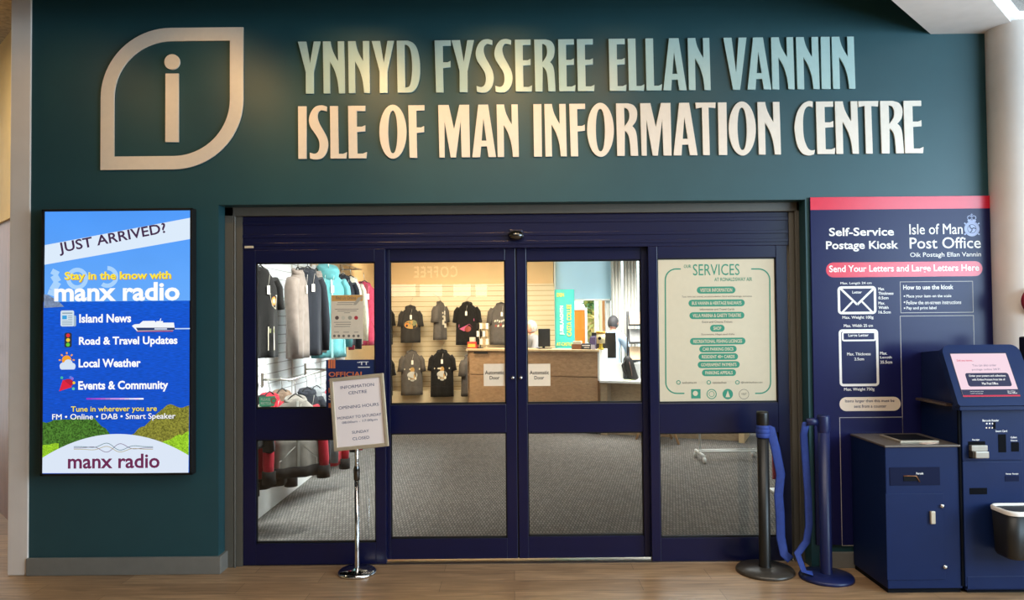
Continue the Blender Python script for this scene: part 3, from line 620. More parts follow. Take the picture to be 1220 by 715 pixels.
# ---------------------------------------------------------------- post office board
YPB = -0.022
q = P(1076.5, 445, YPB); k = sc_at(YPB)
pb = thing('post_office_board', (q.x, 0, 0.16), 'tall navy wall board with a red top band and white postage instructions', 'signboard')
X0, X1, ZT, ZB = P(968.6, 420, YPB).x, P(1185.5, 300, YPB).x, P(1076, 234, YPB).z, 0.155
PN = mat('board_navy', '1b1d4c', 0.27, spec=0.2, noise=0.02); PR = mat('board_red', 'd81e3c', 0.25, noise=0.02); PW = mat('board_white', 'f1ece8', 0.4); PWD = mat('board_grey_line', 'b9b4b2', 0.5)
b = MB(); b.box(X0, X1, YPB, -0.0015, ZB, ZT, PN, 0.002); b.build('board', pb)
s = Sheet(Y=YPB, anchor=(1076.5, 400))
zt = P(1076, 234, YPB).z
b = MB(); b.box(X0 + .001, X1 - .001, YPB - 0.0012, YPB, ZT - 15.3 * k, ZT - .001, PR); b.build('top_band', pb)
s.text('Self-Service', 989, 271, 1066.5, 281, PW, 2, .022); s.text('Postage Kiosk', 985.3, 287, 1071.5, 299.6, PW, 2, .022)
s.text('Isle of Man', 1085, 266.5, 1148.5, 279, PW, 2, .008); s.text('Post Office', 1085, 282.5, 1170, 296, PW, 2, .008); s.text('Oik Postagh Ellan Vannin', 1085.5, 300.5, 1170, 307.5, PW, 2, .004)
s.rect(985, 312, 1171.5, 329.8, PR, 1, 8.8); s.text('Send Your Letters and Large Letters Here', 988.7, 315.5, 1167.5, 326, PW, 2, .02)
BL = mat('crest_blue', 'a8b4dc', 0.4)
s.ring(1159.6, 272.5, 9, 1.6, BL, 2); s.disc(1159.6, 272.5, 7.6, BL, 2); s.ring(1159.6, 272.5, 5.4, .6, PN, 3)
for a in (90, 210, 330):
    a = math.radians(a); pts = [(1159.6, 272.5), (1159.6 + 2.6 * math.cos(a), 272.5 + 2.6 * math.sin(a)), (1159.6 + 4.6 * math.cos(a + .5), 272.5 + 4.6 * math.sin(a + .5))]; s.line(pts, 1.1, PN, 4)
for dx, dy in ((-9, -7), (9, -7), (-9, 7), (9, 7)): s.line([(1159.6 + dx * .72, 272.5 + dy * .72), (1159.6 + dx, 272.5 + dy)], 1.6, BL, 2)
s.poly([(1154.8, 264), (1164.4, 264), (1164.8, 262), (1154.4, 262)], BL, 2); s.ring(1157, 259.3, 2.8, .8, BL, 2); s.ring(1162.2, 259.3, 2.8, .8, BL, 2); s.rect(1159.2, 254.2, 1160, 261, BL, 2); s.rect(1158.2, 255.2, 1161, 256, BL, 2)
S_ = lambda t_, x0, y0, x1, y1: s.text(t_, x0, y0, x1, y1, PW, 2, .018)
S_('Max. Length 24 cm', 1002, 336, 1039, 339.4); s.frame(998.5, 341, 1044.5, 374.4, 2.9, PW, 2, 4.5); s.line([(1001.5, 343.5), (1021.7, 363), (1041.8, 343.5)], 2.6, PW, 3); s.line([(1003.5, 372.5), (1016.5, 359)], 2.2, PW, 3); s.line([(1040, 372.5), (1027, 359)], 2.2, PW, 3)
S_('Letter', 1016, 346.6, 1027.5, 349.8)
for t_, y, x1 in (('Max.', 342.5, 1054.5), ('Thickness', 347.8, 1065), ('0.5cm', 353.2, 1059), ('Max.', 359.5, 1054.5), ('Width', 364.8, 1059), ('16.5cm', 370.2, 1061.5)): S_(t_, 1047, y, x1, y + 3.5)
S_('Max. Weight 100g', 1004, 376.5, 1040.8, 380.8); S_('Max. Width 25 cm', 1005.5, 386.3, 1040, 389.7)
s.frame(999.5, 392.3, 1046.5, 460, 2.9, PW, 2, 4.5); s.frame(1003, 395, 1043.5, 406.6, 2, PW, 3, 2.5); S_('Large Letter', 1010.8, 397.8, 1035, 402)
S_('Max. Thickness', 1009, 420, 1037, 423.4); S_('2.5cm', 1017.5, 426, 1029, 429.4)
for t_, y, x1 in (('Max.', 419, 1056.5), ('Length', 424.3, 1062), ('35.5cm', 429.6, 1062.5)): S_(t_, 1048.3, y, x1, y + 3.6)
S_('Max. Weight 750g', 1005, 461.8, 1041, 466.2)
TAN = mat('board_tan', 'ecd9c4', 0.4); s.rect(999.3, 472.8, 1072, 489.3, TAN, 2, 8.2); s.text('Items larger than this must be', 1006, 475.6, 1064.5, 480, PN, 3, .012); s.text('sent from a counter', 1016.5, 481.8, 1055, 485.4, PN, 3, .012)
s.frame(1073, 335.2, 1160, 372.8, .7, PWD, 2); s.text('How to use the kiosk', 1076.7, 339.4, 1136.5, 345, PW, 2, .022)
for t_, y, x1 in (('Place your item on the scale', 351, 1134), ('Follow the on-screen instructions', 358.2, 1145.5), ('Pay and print label', 365.2, 1116)): s.disc(1078, y + 2, .9, PW, 2); s.text(t_, 1080.3, y, x1, y + 4.4, PW, 2, .012)
s.frame(1073.6, 376, 1161.5, 640, .7, PWD, 2); s.frame(999.7, 496.5, 1075, 648, .7, PWD, 2)
s.done('lettering', pb)
# ---------------------------------------------------------------- papers on the door glass
def paper_box(s, x0, y0, x1, y1, m, th=0.001):
    a = s.pt(x0, y1); c = s.pt(x1, y0); s.box(min(a.x, c.x), max(a.x, c.x), s.O.y, s.O.y + th, min(a.z, c.z), max(a.z, c.z), m)
IVORY = mat('ivory_paper', 'f2e2ca', 0.6, noise=0.02); INK = mat('ink_black', '141414', 0.7); TX = mat('ink_grey', '6f6a62', 0.7)
YG = YS + 0.0155; YGF = YB + 0.0155
for px, lab in (((576.5, 433.5, 602, 460), 'cream Automatic Door notice in the lower right corner of the left sliding pane'), ((629.5, 433.5, 655.5, 460), 'cream Automatic Door notice in the lower left corner of the right sliding pane')):
    s = Sheet(Y=YG, anchor=((px[0] + px[2]) / 2, (px[1] + px[3]) / 2)); paper_box(s, *px, IVORY)
    cx = (px[0] + px[2]) / 2
    s.text('Automatic', cx - 11.4, 441.6, cx + 11.4, 446.2, INK, 2, .012); s.text('Door', cx - 5.8, 448, cx + 5.8, 452.2, INK, 2, .012)
    t = s.done('door_notice'); tag(t, lab, 'notice')
# services poster
GRN = mat('poster_green', '2f8f73', 0.55); POST = mat('poster_ivory', 'd6cbb0', 0.5, noise=0.015)
s = Sheet(Y=YGF, anchor=(856, 394)); paper_box(s, 784, 307.5, 926.6, 481, POST)
s.text('OUR', 815.2, 315.3, 823.6, 319.3, GRN, 2, .01); s.text('SERVICES', 826, 314.6, 881.5, 328, GRN, 2, .0); s.text('AT RONALDSWAY AIR', 851.5, 330.6, 896.5, 335, GRN, 2, .01)
x0, x1, y0, y1, r, w = 793, 917.5, 320.5, 468.5, 13, 1.5
def qarc(cx, cy, a0, a1): return [(cx + r * math.cos(math.radians(a0 + (a1 - a0) * i / 8)), cy + r * math.sin(math.radians(a0 + (a1 - a0) * i / 8))) for i in range(9)]
s.line([(811.5, y0), (x0 + r, y0)] + qarc(x0 + r, y0 + r, 270, 180) + qarc(x0 + r, y1 - r, 180, 90) + [(815, y1)], w, GRN, 2)
s.line([(895.5, y0), (x1 - r, y0)] + qarc(x1 - r, y0 + r, -90, 0) + qarc(x1 - r, y1 - r, 0, 90) + [(899, y1)], w, GRN, 2)
for t_, ya, yb, xa, xb in (('VISITOR INFORMATION', 341.5, 349.8, 830.5, 876.5), ('BUS VANNIN & HERITAGE RAILWAYS', 357, 365.2, 820.5, 887.5), ('VILLA MARINA & GAIETY THEATRE', 371.8, 380, 821.5, 887), ('SHOP', 387, 395.3, 846, 863.3), ('RECREATIONAL FISHING LICENCES', 402.5, 410.6, 822, 888), ('CAR PARKING DISCS', 412, 419.8, 833, 877.5), ('RESIDENT 40+ CARDS', 421, 428.9, 832, 879), ('GOVERNMENT PAYMENTS', 430.5, 438.4, 831, 881), ('PARKING APPEALS', 440, 448, 836, 876.5)):
    s.rect(xa, ya, xb, yb, GRN, 1, 4.1); s.text(t_, xa + 4, ya + 2, xb - 4, yb - 2, POST, 2, .02)
for t_, y, xa, xb in (('Taxi, hire car, travel, accommodation, food and beverage, activities', 352.2, 812.5, 896), ('Information and Travel Cards', 367.2, 834, 875), ('Event and Cinema Tickets', 382.2, 836.5, 872.5), ('Souvenirs, Maps and Gifts', 397.3, 835.5, 875)):
    s.text(t_, xa, y, xb, y + 2.6, TX, 2, .004)
for x, xa, xb, t_ in ((808, 812.3, 829.5, 'welcome.im'), (844, 848.3, 865, 'visitisleofman'), (878, 882.5, 908, '@visitisleofman.com')):
    s.ring(x, 455.5, 2.6, .9, GRN, 2); s.text(t_, xa, 454.2, xb, 457, TX, 2, .004)
s.rect(823, 463.5, 834.2, 474.5, GRN, 2); s.disc(828, 468.5, 3, POST, 3); s.ring(847.3, 469.3, 6, 1, GRN, 2); s.ring(847.3, 469.3, 3.4, .6, GRN, 2); s.disc(866.5, 469.3, 6.2, GRN, 2); s.poly([(866.5, 465), (869.2, 473), (863.8, 473)], POST, 3); s.ring(885.7, 469.5, 6, .5, TX, 2); s.text('VISIT', 882.5, 468, 889, 470.5, TX, 2)
tag(s.done('services_poster'), 'large ivory poster with green pills listing services, filling the right fixed pane', 'poster')
# small notices on the left fixed pane
s = Sheet(Y=YGF, anchor=(413.5, 377.5)); paper_box(s, 394.8, 351.3, 432.3, 404, mat('grey_paper', 'd9cfbd', 0.6, noise=0.03))
s.rect(395.2, 351.8, 432, 358.8, mat('tan_band', 'c99a55', 0.6), 1); s.text('Find Us Online', 400, 353, 424, 357, TX, 2, .01)
for y, xa, xb in ((360.6, 402, 423), (362.8, 401, 420), (368.4, 399, 427), (370.6, 402, 425), (372.7, 410, 417), (384, 398, 418), (386.5, 400, 418), (389, 398, 417), (395.8, 398, 404), (395.8, 409, 416), (395.8, 422, 427)): s.rect(xa, y - .25, xb, y + .35, TX, 1)
for x, c in ((401.5, '5a4b46'), (409, 'c8c4b4'), (417, '9a9a8c'), (424.3, 'b0313e')): s.disc(x, 378.7, 2.3, mat('dot_' + c, c, 0.6), 1)
for x in (398.6, 403.8, 409.5, 415.7, 421.5, 427): s.disc(x, 400.3, 1.6, TX, 1)
s.poly([(420.5, 363.5), (426.5, 354.5), (431.5, 353), (430.5, 356.5), (424, 363.5)], mat('grey_brush', 'a7a296', 0.6), 2)
tag(s.done('glass_notice'), 'small grey paper notice with a tan heading on the left fixed pane', 'notice')
s = Sheet(Y=YGF, anchor=(317, 478)); g = mat('mint_sticker', '58b58c', 0.5); s.poly([(309, 473), (326.5, 472), (326.8, 471), (330, 476.5), (327, 482), (326.5, 484), (309, 484.5)], g, 1); s.text('PLEASE', 311, 474.5, 322, 477.5, PW, 2); s.text('RECYCLE', 311, 479, 323, 482, PW, 2); s.ring(326, 477.5, 3.2, .8, mat('board_red'), 3)
s.bm.faces.ensure_lookup_table(); tag(s.done('arrow_sticker'), 'small mint arrow sticker low in the left corner of the left fixed pane', 'sticker')
NVY = mat('poster_navy', '1c2e5c', 0.4, noise=0.05); OR = mat('poster_orange', 'd9764a', 0.5)
s = Sheet(Y=YGF - 0.004, anchor=(418, 457)); paper_box(s, 388.8, 428.5, 447, 486, NVY)
for x in (391, 394, 397): s.rect(x, 428.8, x + 2.4, 439, OR, 1)
s.text('OFFICIAL', 391.6, 443, 434, 449, OR, 2, .02); s.text('TEAM WEAR', 391.6, 453, 440, 459, mat('board_red'), 2, .02); s.text('RANGE', 391.6, 462, 425, 468, OR, 2, .02); s.text('SHOP', 391.6, 470.5, 420, 476.5, PW, 2, .02); s.rect(391.6, 480, 440, 485.5, OR, 1)
s.text('TT', 428, 431, 439, 435, PW, 2, .02, 0); s.rect(425.5, 431.6, 429, 432.4, PW, 2); s.rect(426.5, 437.2, 440.5, 438.2, PW, 2)
tag(s.done('merchandise_poster'), 'navy poster reading OFFICIAL in orange, half hidden behind the opening hours sign', 'poster')
# ---------------------------------------------------------------- opening hours stand
bx = G(426, 679); bx.y = 0.0
bx = Vector((P(425.5, 679, -0.02).x, -0.02, 0))
st = thing('sign_stand', bx, 'chrome floor stand holding the tilted opening hours sign before the left fixed pane', 'sign stand')
b = MB(); b.lathe([(0, 0), (0.126, 0), (0.128, 0.012), (0.11, 0.026), (0.05, 0.032), (0.022, 0.04), (0, 0.04)], bx, CHROME, 48); b.build('base', st)
b = MB(); b.lathe([(0.0155, 0.03), (0.0155, 0.62), (0, 0.62)], bx, CHROME, 24); b.build('pole', st)
b = MB(); b.lathe([(0.019, 0.61), (0.021, 0.615), (0.021, 0.68), (0.017, 0.70)], bx, mat('dark_gloss'), 20); b.build('collar', st)
b = MB(); b.lathe([(0.0125, 0.69), (0.0125, 1.06), (0, 1.06)], bx, CHROME, 20)
for z in [0.72 + 0.03 * i for i in range(8)]: b.lathe([(0.0128, -.004), (0.0136, -.002), (0.0136, .002), (0.0128, .004)], bx + Vector((0, 0, z)), CHROME, 16)
b.build('upper_pole', st)
ctr = P(428, 491, -0.055); kk = sc_at(-0.055); Mx = Matrix.Translation(ctr) @ Matrix.Rotation(math.radians(-5.2), 4, 'Y') @ Matrix.Rotation(math.radians(-6), 4, 'X')
w, h = 30.3 * kk, 41 * kk; SF = mat('satin_frame', 'd6c8ae', 0.3, 0.55, noise=0.04)
b = MB(Mx)
for s_ in (-1, 1):
    b.box(s_ * w - .012, s_ * w + .012, -.014, .006, -h - .012, h + .012, SF, .004); b.box(-w, w, -.014, .006, s_ * h - .012, s_ * h + .012, SF, .004)
b.build('sign_frame', st)
s = Sheet(TL=Mx @ Vector((-w, -.004, h)), Uv=Mx.to_3x3() @ Vector((2 * w, 0, 0)), Dv=Mx.to_3x3() @ Vector((0, 0, -2 * h)), grid=(60.6, 82))
s.rect(1.5, 1.5, 59.1, 80.5, mat('sign_paper', 'f3e9e8', 0.3), 1); bl = mat('sign_blue', '34406e', 0.5)
for t_, y, hw, hh in (('INFORMATION', 10.2, 20, 3.6), ('CENTRE', 17.5, 11, 3.6), ('OPENING HOURS', 34, 24, 3.6), ('MONDAY TO SATURDAY', 46, 26, 3.2), ('08:00am - 17:00pm', 52, 21, 3.4), ('SUNDAY', 64, 10, 3.2), ('CLOSED', 71.5, 10, 3.4)):
    s.text(t_, 30.3 - hw, y - hh / 2, 30.3 + hw, y + hh / 2, bl, 2, .004)
s.done('sign_panel', st)
b = MB(); b.box(ctr.x - .03, ctr.x + .03, -0.045, -0.0, ctr.z - .14, ctr.z - .08, SF, .004); b.build('bracket', st)
# ---------------------------------------------------------------- barrier posts
def stanchion(px, py, Y, R, rp, H, mb, mp, label, name='barrier_post'):
    c = Vector((P(px, py, Y).x, Y, 0)); t = thing(name, c, label, 'barrier post')
    b = MB(); b.lathe([(0, 0), (R, 0), (R, 0.012), (R * .96, 0.022), (R * .4, 0.032), (0, 0.034)], c, mb, 48); b.build('base', t)
    b = MB(); b.lathe([(rp * 1.08, 0.03), (rp, 0.05), (rp, H - .11), (0, H - .11)], c, mp, 32); b.build('post', t)
    b = MB(); b.lathe([(rp * .96, H - .112), (rp * 1.05, H - .10), (rp * 1.05, H - .01), (rp * .98, H), (0, H)], c, mp, 32)
    b.build('belt_head', t); return t, c
BLK = mat('black_post', '191714', 0.4, noise=0.05); BASE = mat('black_base', '4a443d', 0.35, 0.3, noise=0.1); BLU = mat('blue_post', '141e4e', 0.4, noise=0.05); BELT = mat('blue_belt', '27408f', 0.7, noise=0.12, nscale=30, bump=0.1)
t, c = stanchion(911.5, 677, -0.06, 0.185, 0.037, 1.04, BASE, BLK, 'black barrier post with a blue belt wrapped round its top, before the right fixed pane')
b = MB(); z = P(911, 513, -0.06).z
for i, (dz, r) in enumerate(((0.02, .042), (-.005, .044), (-.03, .043))): b.lathe([(r - .003, -.015), (r, -.012), (r + .001, .012), (r - .003, .016)], c + Vector((0, -.001 * i, z + dz)), BELT, 28)
b.build('wrapped_belt', t)
def ribbon(pts, w, mtl, th=.002):
    b = MB(); 
    b.tube(pts, w / 2, mtl, 10, flat=th / w * 2 if th < w else 1, up=(1, 0, 0)); return b
q0 = c + Vector((0.045, -0.02, z + .01))
pts = [q0 + Vector((-.03, 0, .004)), q0, P(924, 535, -.075), P(930, 565, -.07), P(927.5, 590, -.07), P(929.5, 615, -.07), P(930, 640, -.06), P(934, 660, -.07), P(942, 667, -.1) ]
ribbon(pts, .062, BELT, .006).build('loose_belt', t)
t, c2 = stanchion(984.5, 682, -0.19, 0.166, 0.036, 1.03, BLU, BLU, 'blue barrier post standing on a blue base left of the post cabinet')
b = MB(); zz = 0.985; q0 = c2 + Vector((-0.035, 0, zz))
b.tube([q0, q0 + Vector((-.035, 0, .005)), q0 + Vector((-.075, 0, .0))], .024, BLU, 10, flat=.6); b.build('belt_clip', t)
pts = [q0 + Vector((-.075, 0, .0)), P(957.5, 518, -.14), P(959.5, 545, -.13), P(962.5, 585, -.12), P(964, 625, -.12), P(961, 645, -.12), P(950, 660, -.12), Vector((c2.x - .15, -.21, .05)), Vector((c2.x - .10, -.22, .04))]
ribbon(pts, .05, BELT, .006).build('loose_belt', t)
# ---------------------------------------------------------------- parcel drop cabinet
KB = mat('kiosk_blue', '10224c', 0.42, noise=0.04, nscale=10, spec=0.2); KD = mat('kiosk_dark', '090b12', 0.7, noise=0.05, spec=0.15); KT = mat('cabinet_top', '6c6259', 0.35, 0.2, noise=0.08)
cx0, cx1, cy0, cy1, ch = 2.228, 2.675, -0.47, -0.028, 0.885
t = thing('postage_cabinet', ((cx0 + cx1) / 2, (cy0 + cy1) / 2, 0), 'low blue drop cabinet with a grey top between the barrier posts and the kiosk', 'cabinet')
b = MB(); b.box(cx0 + .01, cx1, cy0 + .02, cy1, 0.0, 0.04, KD); b.box(cx0, cx1, cy0, cy1, 0.03, ch - .012, KB, .004); b.build('body', t)
b = MB(); b.box(cx0 - .006, cx1 + .0, cy0 - .012, cy1, ch - .012, ch, KT, .003); b.build('top', t)
b = MB(); b.box(cx0 + .13, cx1 - .08, cy0 + .07, cy1 - .12, ch, ch + .012, mat('scale_edge', 'b5a893', 0.35, 0.4), .002); b.box(cx0 + .15, cx1 - .09, cy0 + .10, cy1 - .13, ch + .011, ch + .014, KD); b.build('scale_plate', t)
yf = cy0
def fr(px, py): return P(px, py, yf)
b = MB(); a, d_ = fr(1059.5, 557), fr(1120, 578); b.box(a.x, d_.x, yf - .003, yf + .02, d_.z, a.z, mat('slot_blue', '0b1434', 0.7, spec=0.15), .002); a2, d2 = fr(1076, 567), fr(1095, 573); b.box(a2.x, d2.x, yf - .006, yf, d2.z, a2.z, KD, .001); b.tube([fr(1076, 567) + Vector((0, -.005, 0)), fr(1091, 567) + Vector((0, -.007, 0)), fr(1095, 574) + Vector((0, -.007, 0))], .003, mat('copper_lip', '9a6a45', 0.35, 0.6), 8); b.build('deposit_slot', t)
s = Sheet(Y=yf - .0035, anchor=(1096, 564)); s.text('Parcels', 1091.5, 562.8, 1100, 565.4, PW, 1, .02); s.done('slot_lettering', t)
a, d_ = fr(1054.5, 588.5), fr(1127, 690.5)
b = MB(); b.box(a.x, d_.x - .004, yf - .005, yf + .01, d_.z, a.z, KB, .002); dr = b.build('door', t)
b = MB(); h1 = fr(1109.7, 616); b.box(h1.x - .014, h1.x + .014, yf - .022, yf - .004, h1.z - .038, h1.z + .038, mat('beige_handle', 'c9bca8', 0.35, 0.3), .004); b.build('handle', dr)
for px, py in ((1121.5, 602.5), (1125, 675)):
    b = MB(); p_ = fr(px, py); b.lathe([(0, .014), (.011, .012), (.013, 0)], (p_.x, yf - .005, p_.z), CHROME, 16, 'Y'); b.build('lock', dr)
q = Vector((2.52, -.42, ch + .0005)); Mx = Matrix.Translation(q) @ Matrix.Rotation(math.radians(25), 4, 'Z')
b = MB(Mx); b.box(-.055, .055, -.025, .025, 0, .002, mat('leaflet', 'd8bfae', 0.6, noise=0.2, nscale=60)); tag(b.build('leaflet'), 'small pale leaflet lying on the grey top of the drop cabinet', 'leaflet')
# ---------------------------------------------------------------- postage kiosk
SLOT0 = mat('slot_dark', '05060c', 0.8, spec=0.1)
kx0, kx1, ky0, ky1, kh = 2.69, 3.105, -0.475, -0.03, 1.11
t = thing('postage_kiosk', ((kx0 + kx1) / 2, (ky0 + ky1) / 2, 0), 'tall blue self-service postage kiosk with a tilted touch screen and slots', 'kiosk')
b = MB(); b.box(kx0, kx1, ky0, ky1, 0.02, kh, KB, .004); b.box(kx0 + .02, kx1, ky0 + .02, ky1, 0, .03, KD)
b.build('body', t)
fpx = lambda px, py: P(px, py, ky0)
xl = fpx(1147, 600).x; xr = fpx(1217, 540).x
b = MB(); zs = fpx(1180, 549).z; b.box(xl, xr, ky0 - .008, ky0 + .01, zs + .004, kh - .01, KB, .003); b.build('upper_panel', t)
b = MB(); b.box(xl, xr, ky0 - .008, ky0 + .01, .045, zs - .004, KB, .003); lp = b.build('lower_panel', t)
b = MB(); b.box(kx0 + .004, kx1 - .003, ky0 - .010, ky0, .03, .105, KB, .002); b.build('kick_plate', t)
b = MB(); b.box(xl - .016, xl - .004, ky0 - .003, ky0 + .01, .045, kh - .01, SLOT0); b.build('seam', t)
b = MB(); b.box(kx0 - .05, kx0, -.40, -.06, 1.105, 1.122, mat('side_shelf_brown', '4a3d38', 0.3, noise=0.05), .003); b.build('side_shelf', t)
# screen head: wedge
hx0, hx1 = 2.632, 3.108; yt, yb, zt_, zb_ = -0.372, -0.545, 1.478, 1.125
dvec = Vector((0, yb - yt, zb_ - zt_)); nvec = Vector((0, dvec.z, -dvec.y)).normalized(); nvec = nvec if nvec.y < 0 else -nvec
TL = Vector((hx0, yt, zt_)); n_ = 8; r_ = .055; Lh = dvec.length; dh = dvec.normalized()
def hp(u, v): return TL + Vector((u, 0, 0)) + dh * v
out = [hp(r_ - r_ * math.cos(math.pi / 2 * i / n_), r_ - r_ * math.sin(math.pi / 2 * i / n_)) for i in range(n_ + 1)]
W_ = hx1 - hx0; out += [hp(W_ - r_ + r_ * math.sin(math.pi / 2 * i / n_), r_ - r_ * math.cos(math.pi / 2 * i / n_)) for i in range(n_ + 1)]
out += [hp(W_, Lh - .01), hp(W_ - .01, Lh), hp(.01, Lh), hp(0, Lh - .01)]
b = MB(); b.prism(out, -nvec * .045, KB); b.box(hx0 + .012, hx1 - .012, yb + .012, ky0 + .02, zb_ - .03, zb_ + .004, KB, .004); hd = b.build('screen_head', t)
b = MB(); b.prism([(0, yt + .03, zt_ - .03), (0, ky1 + .0, zt_ - .06), (0, ky1, kh), (0, yb + .09, kh)], (W_ - .12, 0, 0), mat('kiosk_back', '182650', 0.4, noise=0.03)); bmesh.ops.translate(b.bm, verts=b.bm.verts, vec=(hx0 + .07, 0, 0)); b.build('rear_housing', t)
# the lit display, from its four photo corners
def on_head(px, py):
    d = pix(px, py); o = TL; tt = (o - CAM).dot(nvec) / d.dot(nvec); return CAM + d * tt
a, a2, d2, d3 = on_head(1132.5, 421.7), on_head(1197.4, 421.7), on_head(1215.7, 471), on_head(1147, 473)
sx0, sx1 = (a.x + d3.x) / 2, (a2.x + d2.x) / 2; v0 = (a - TL).dot(dh); v1 = (d3 - TL).dot(dh)
s = Sheet(TL=hp(sx0 - hx0, v0) + nvec * .001, Uv=Vector((sx1 - sx0, 0, 0)), Dv=dh * (v1 - v0), grid=(100, 74), eps=.0006)
if s.N.dot(nvec) < 0: s.N = -s.N
s.rect(-1, -1, 101, 75, BLACK, 0); s.rect(0, 0, 100, 74, glow('f6d7e4', 1.0), 1)
rd = glow('d8274f', 1.0); dk = glow('2c2d52', 1.0); gy = glow('8d7f98', 1.0); w1 = glow('ffffff', 1.0)
s.text('Did you know...', 8, 10.5, 38, 14.5, rd, 2, .02); s.text('You can also order', 33, 18.5, 76, 22.5, gy, 2, .006); s.text('postage online 24/7!', 30, 26, 80, 30.5, gy, 2, .006)
s.rect(15, 34, 92, 57, dk, 2, 4); s.text('Order your postage and collections', 21, 37, 86, 41.5, w1, 3, .02); s.text('with Online Postage from Isle of', 24, 43.5, 83, 48, w1, 3, .02); s.text('Man Post Office', 40, 50, 68, 54, w1, 3, .02)
s.rect(0, 62, 100, 71.5, dk, 2); s.rect(0, 71.5, 100, 74, rd, 2); s.text('www.iompost.com', 14, 64.5, 38, 66.5, w1, 3); s.text('/onlinepostage', 14, 67.8, 36, 69.6, w1, 3); s.text('Isle of Man', 80, 64, 94, 66.3, w1, 3); s.text('Post Office', 80, 67, 96, 69.6, w1, 3, .02)
s.done('touch_screen', hd)
# fittings on the front
s = Sheet(Y=ky0 - .0086, anchor=(1180, 530))
for t_, x0, y0, x1, y1 in (('Barcode Reader', 1171, 500, 1190.5, 502.5), ('Insert Card', 1186.5, 512.5, 1200, 515), ('Receipt', 1158.5, 523, 1167, 525.5), ('Collect', 1204, 520, 1211.5, 522.3), ('Change', 1204, 524, 1212, 526.3), ('Stamps  Receipt', 1197.5, 563.3, 1212.5, 565.6)): s.text(t_, x0, y0, x1, y1, PW, 1, .02)
for x in (1176, 1179.5, 1183): s.disc(x, 505, 1, PW, 1); s.disc(x - .5, 510, .9, mat('board_tan'), 1)
s.done('lettering', t)
yk = ky0 - .008
def fbox(b, px0, py0, px1, py1, d0, d1, mt, bev=.002):
    a, d_ = P(px0, py0, yk), P(px1, py1, yk); b.box(a.x, d_.x, yk - d1, yk - d0, d_.z, a.z, mt, bev)
SLOT = mat('slot_dark', '05060c', 0.8, spec=0.1)
b = MB(); fbox(b, 1189, 517.5, 1198.8, 539, 0, .002, SLOT); b.build('card_slot', t)
b = MB(); fbox(b, 1204.5, 527, 1214, 538, 0, .002, SLOT); b.build('change_slot', t)
b = MB(); fbox(b, 1155, 581.5, 1176, 589, 0, .002, SLOT); b.build('label_slot', t)
b = MB(); fbox(b, 1197, 567, 1214, 573.5, 0, .002, mat('slot_blue')); b.build('stamp_slot', t)
b = MB(); fbox(b, 1183, 503, 1186, 511, 0, .003, SLOT); b.build('barcode_reader', t)
b = MB(); fbox(b, 1153.5, 526, 1174, 546, 0, .003, SLOT); fbox(b, 1154, 530, 1173.5, 536.5, .0, .028, mat('printer_steel', 'a9a196', 0.35, 0.7), .003); fbox(b, 1156, 536.5, 1172.5, 544.5, .0, .05, mat('printer_steel'), .005); fbox(b, 1154, 537, 1160, 544.5, .0, .04, mat('printer_dark', '3a352c', 0.4), .004); b.build('receipt_printer', t)
b = MB(); b.box(kx1 + .035, kx1 + .115, -.40, -.33, 1.345, 1.525, mat('reader_black', '101012', .35), .01); b.tube([(kx1 + .07, -.365, 1.35), (kx1 + .06, -.36, 1.22), (kx1 - .01, -.36, 1.06)], .014, KD, 10); b.build('card_reader', t)
# waste bin hung on the kiosk front
BINM = mat('bin_black', '1c1b1a', 0.45, noise=0.05)
c = Vector((3.0, -0.605, 0)); t2 = thing('waste_bin', (c.x, c.y, .26), 'black hanging waste bin with a white liner rim on the kiosk front', 'bin')
def rrect(w, h, r, z, dx=0, dy=0): return [Vector((c.x + x + dx, c.y + y + dy, z)) for x, y in rr_pts(w, h, r, 6)]
b = MB(); b.loft([rrect(.165, .085, .05, .26, dy=.012), rrect(.172, .09, .05, .275, dy=.01), rrect(.186, .105, .055, .53)], BINM); b.bm.faces.ensure_lookup_table(); b.build('bucket', t2)
b = MB(); o_, i_ = rrect(.191, .110, .058, .535), rrect(.172, .092, .05, .535); b.loft([rrect(.189, .108, .057, .517), o_, rrect(.182, .102, .055, .543), i_, rrect(.168, .088, .048, .50)], mat('bin_liner', 'e9e4dc', 0.4, noise=0.03), cap=False)
b.build('liner_rim', t2)
# red bell on the column
c = Vector((3.315, -0.228, 1.745)); RED = mat('bell_red', '8c1f2c', 0.35, noise=0.05)
t3 = thing('alarm_bell', c, 'dark red round bell on the white column at the right edge of the photo', 'bell')
b = MB(); b.lathe([(0, .075), (.03, .07), (.065, .045), (.084, .015), (.09, 0), (.084, -.004), (0, -.004)], c + Vector((0, -.012, 0)), RED, 36, 'Y'); b.build('gong', t3)
b = MB(); b.lathe([(.0, .012), (.045, .012), (.045, -.03), (0, -.03)], c, RED, 24, 'Y'); b.box(c.x - .03, c.x + .03, c.y - .012, c.y + .03, c.z - .19, c.z - .09, RED, .006); b.build('back_box', t3)
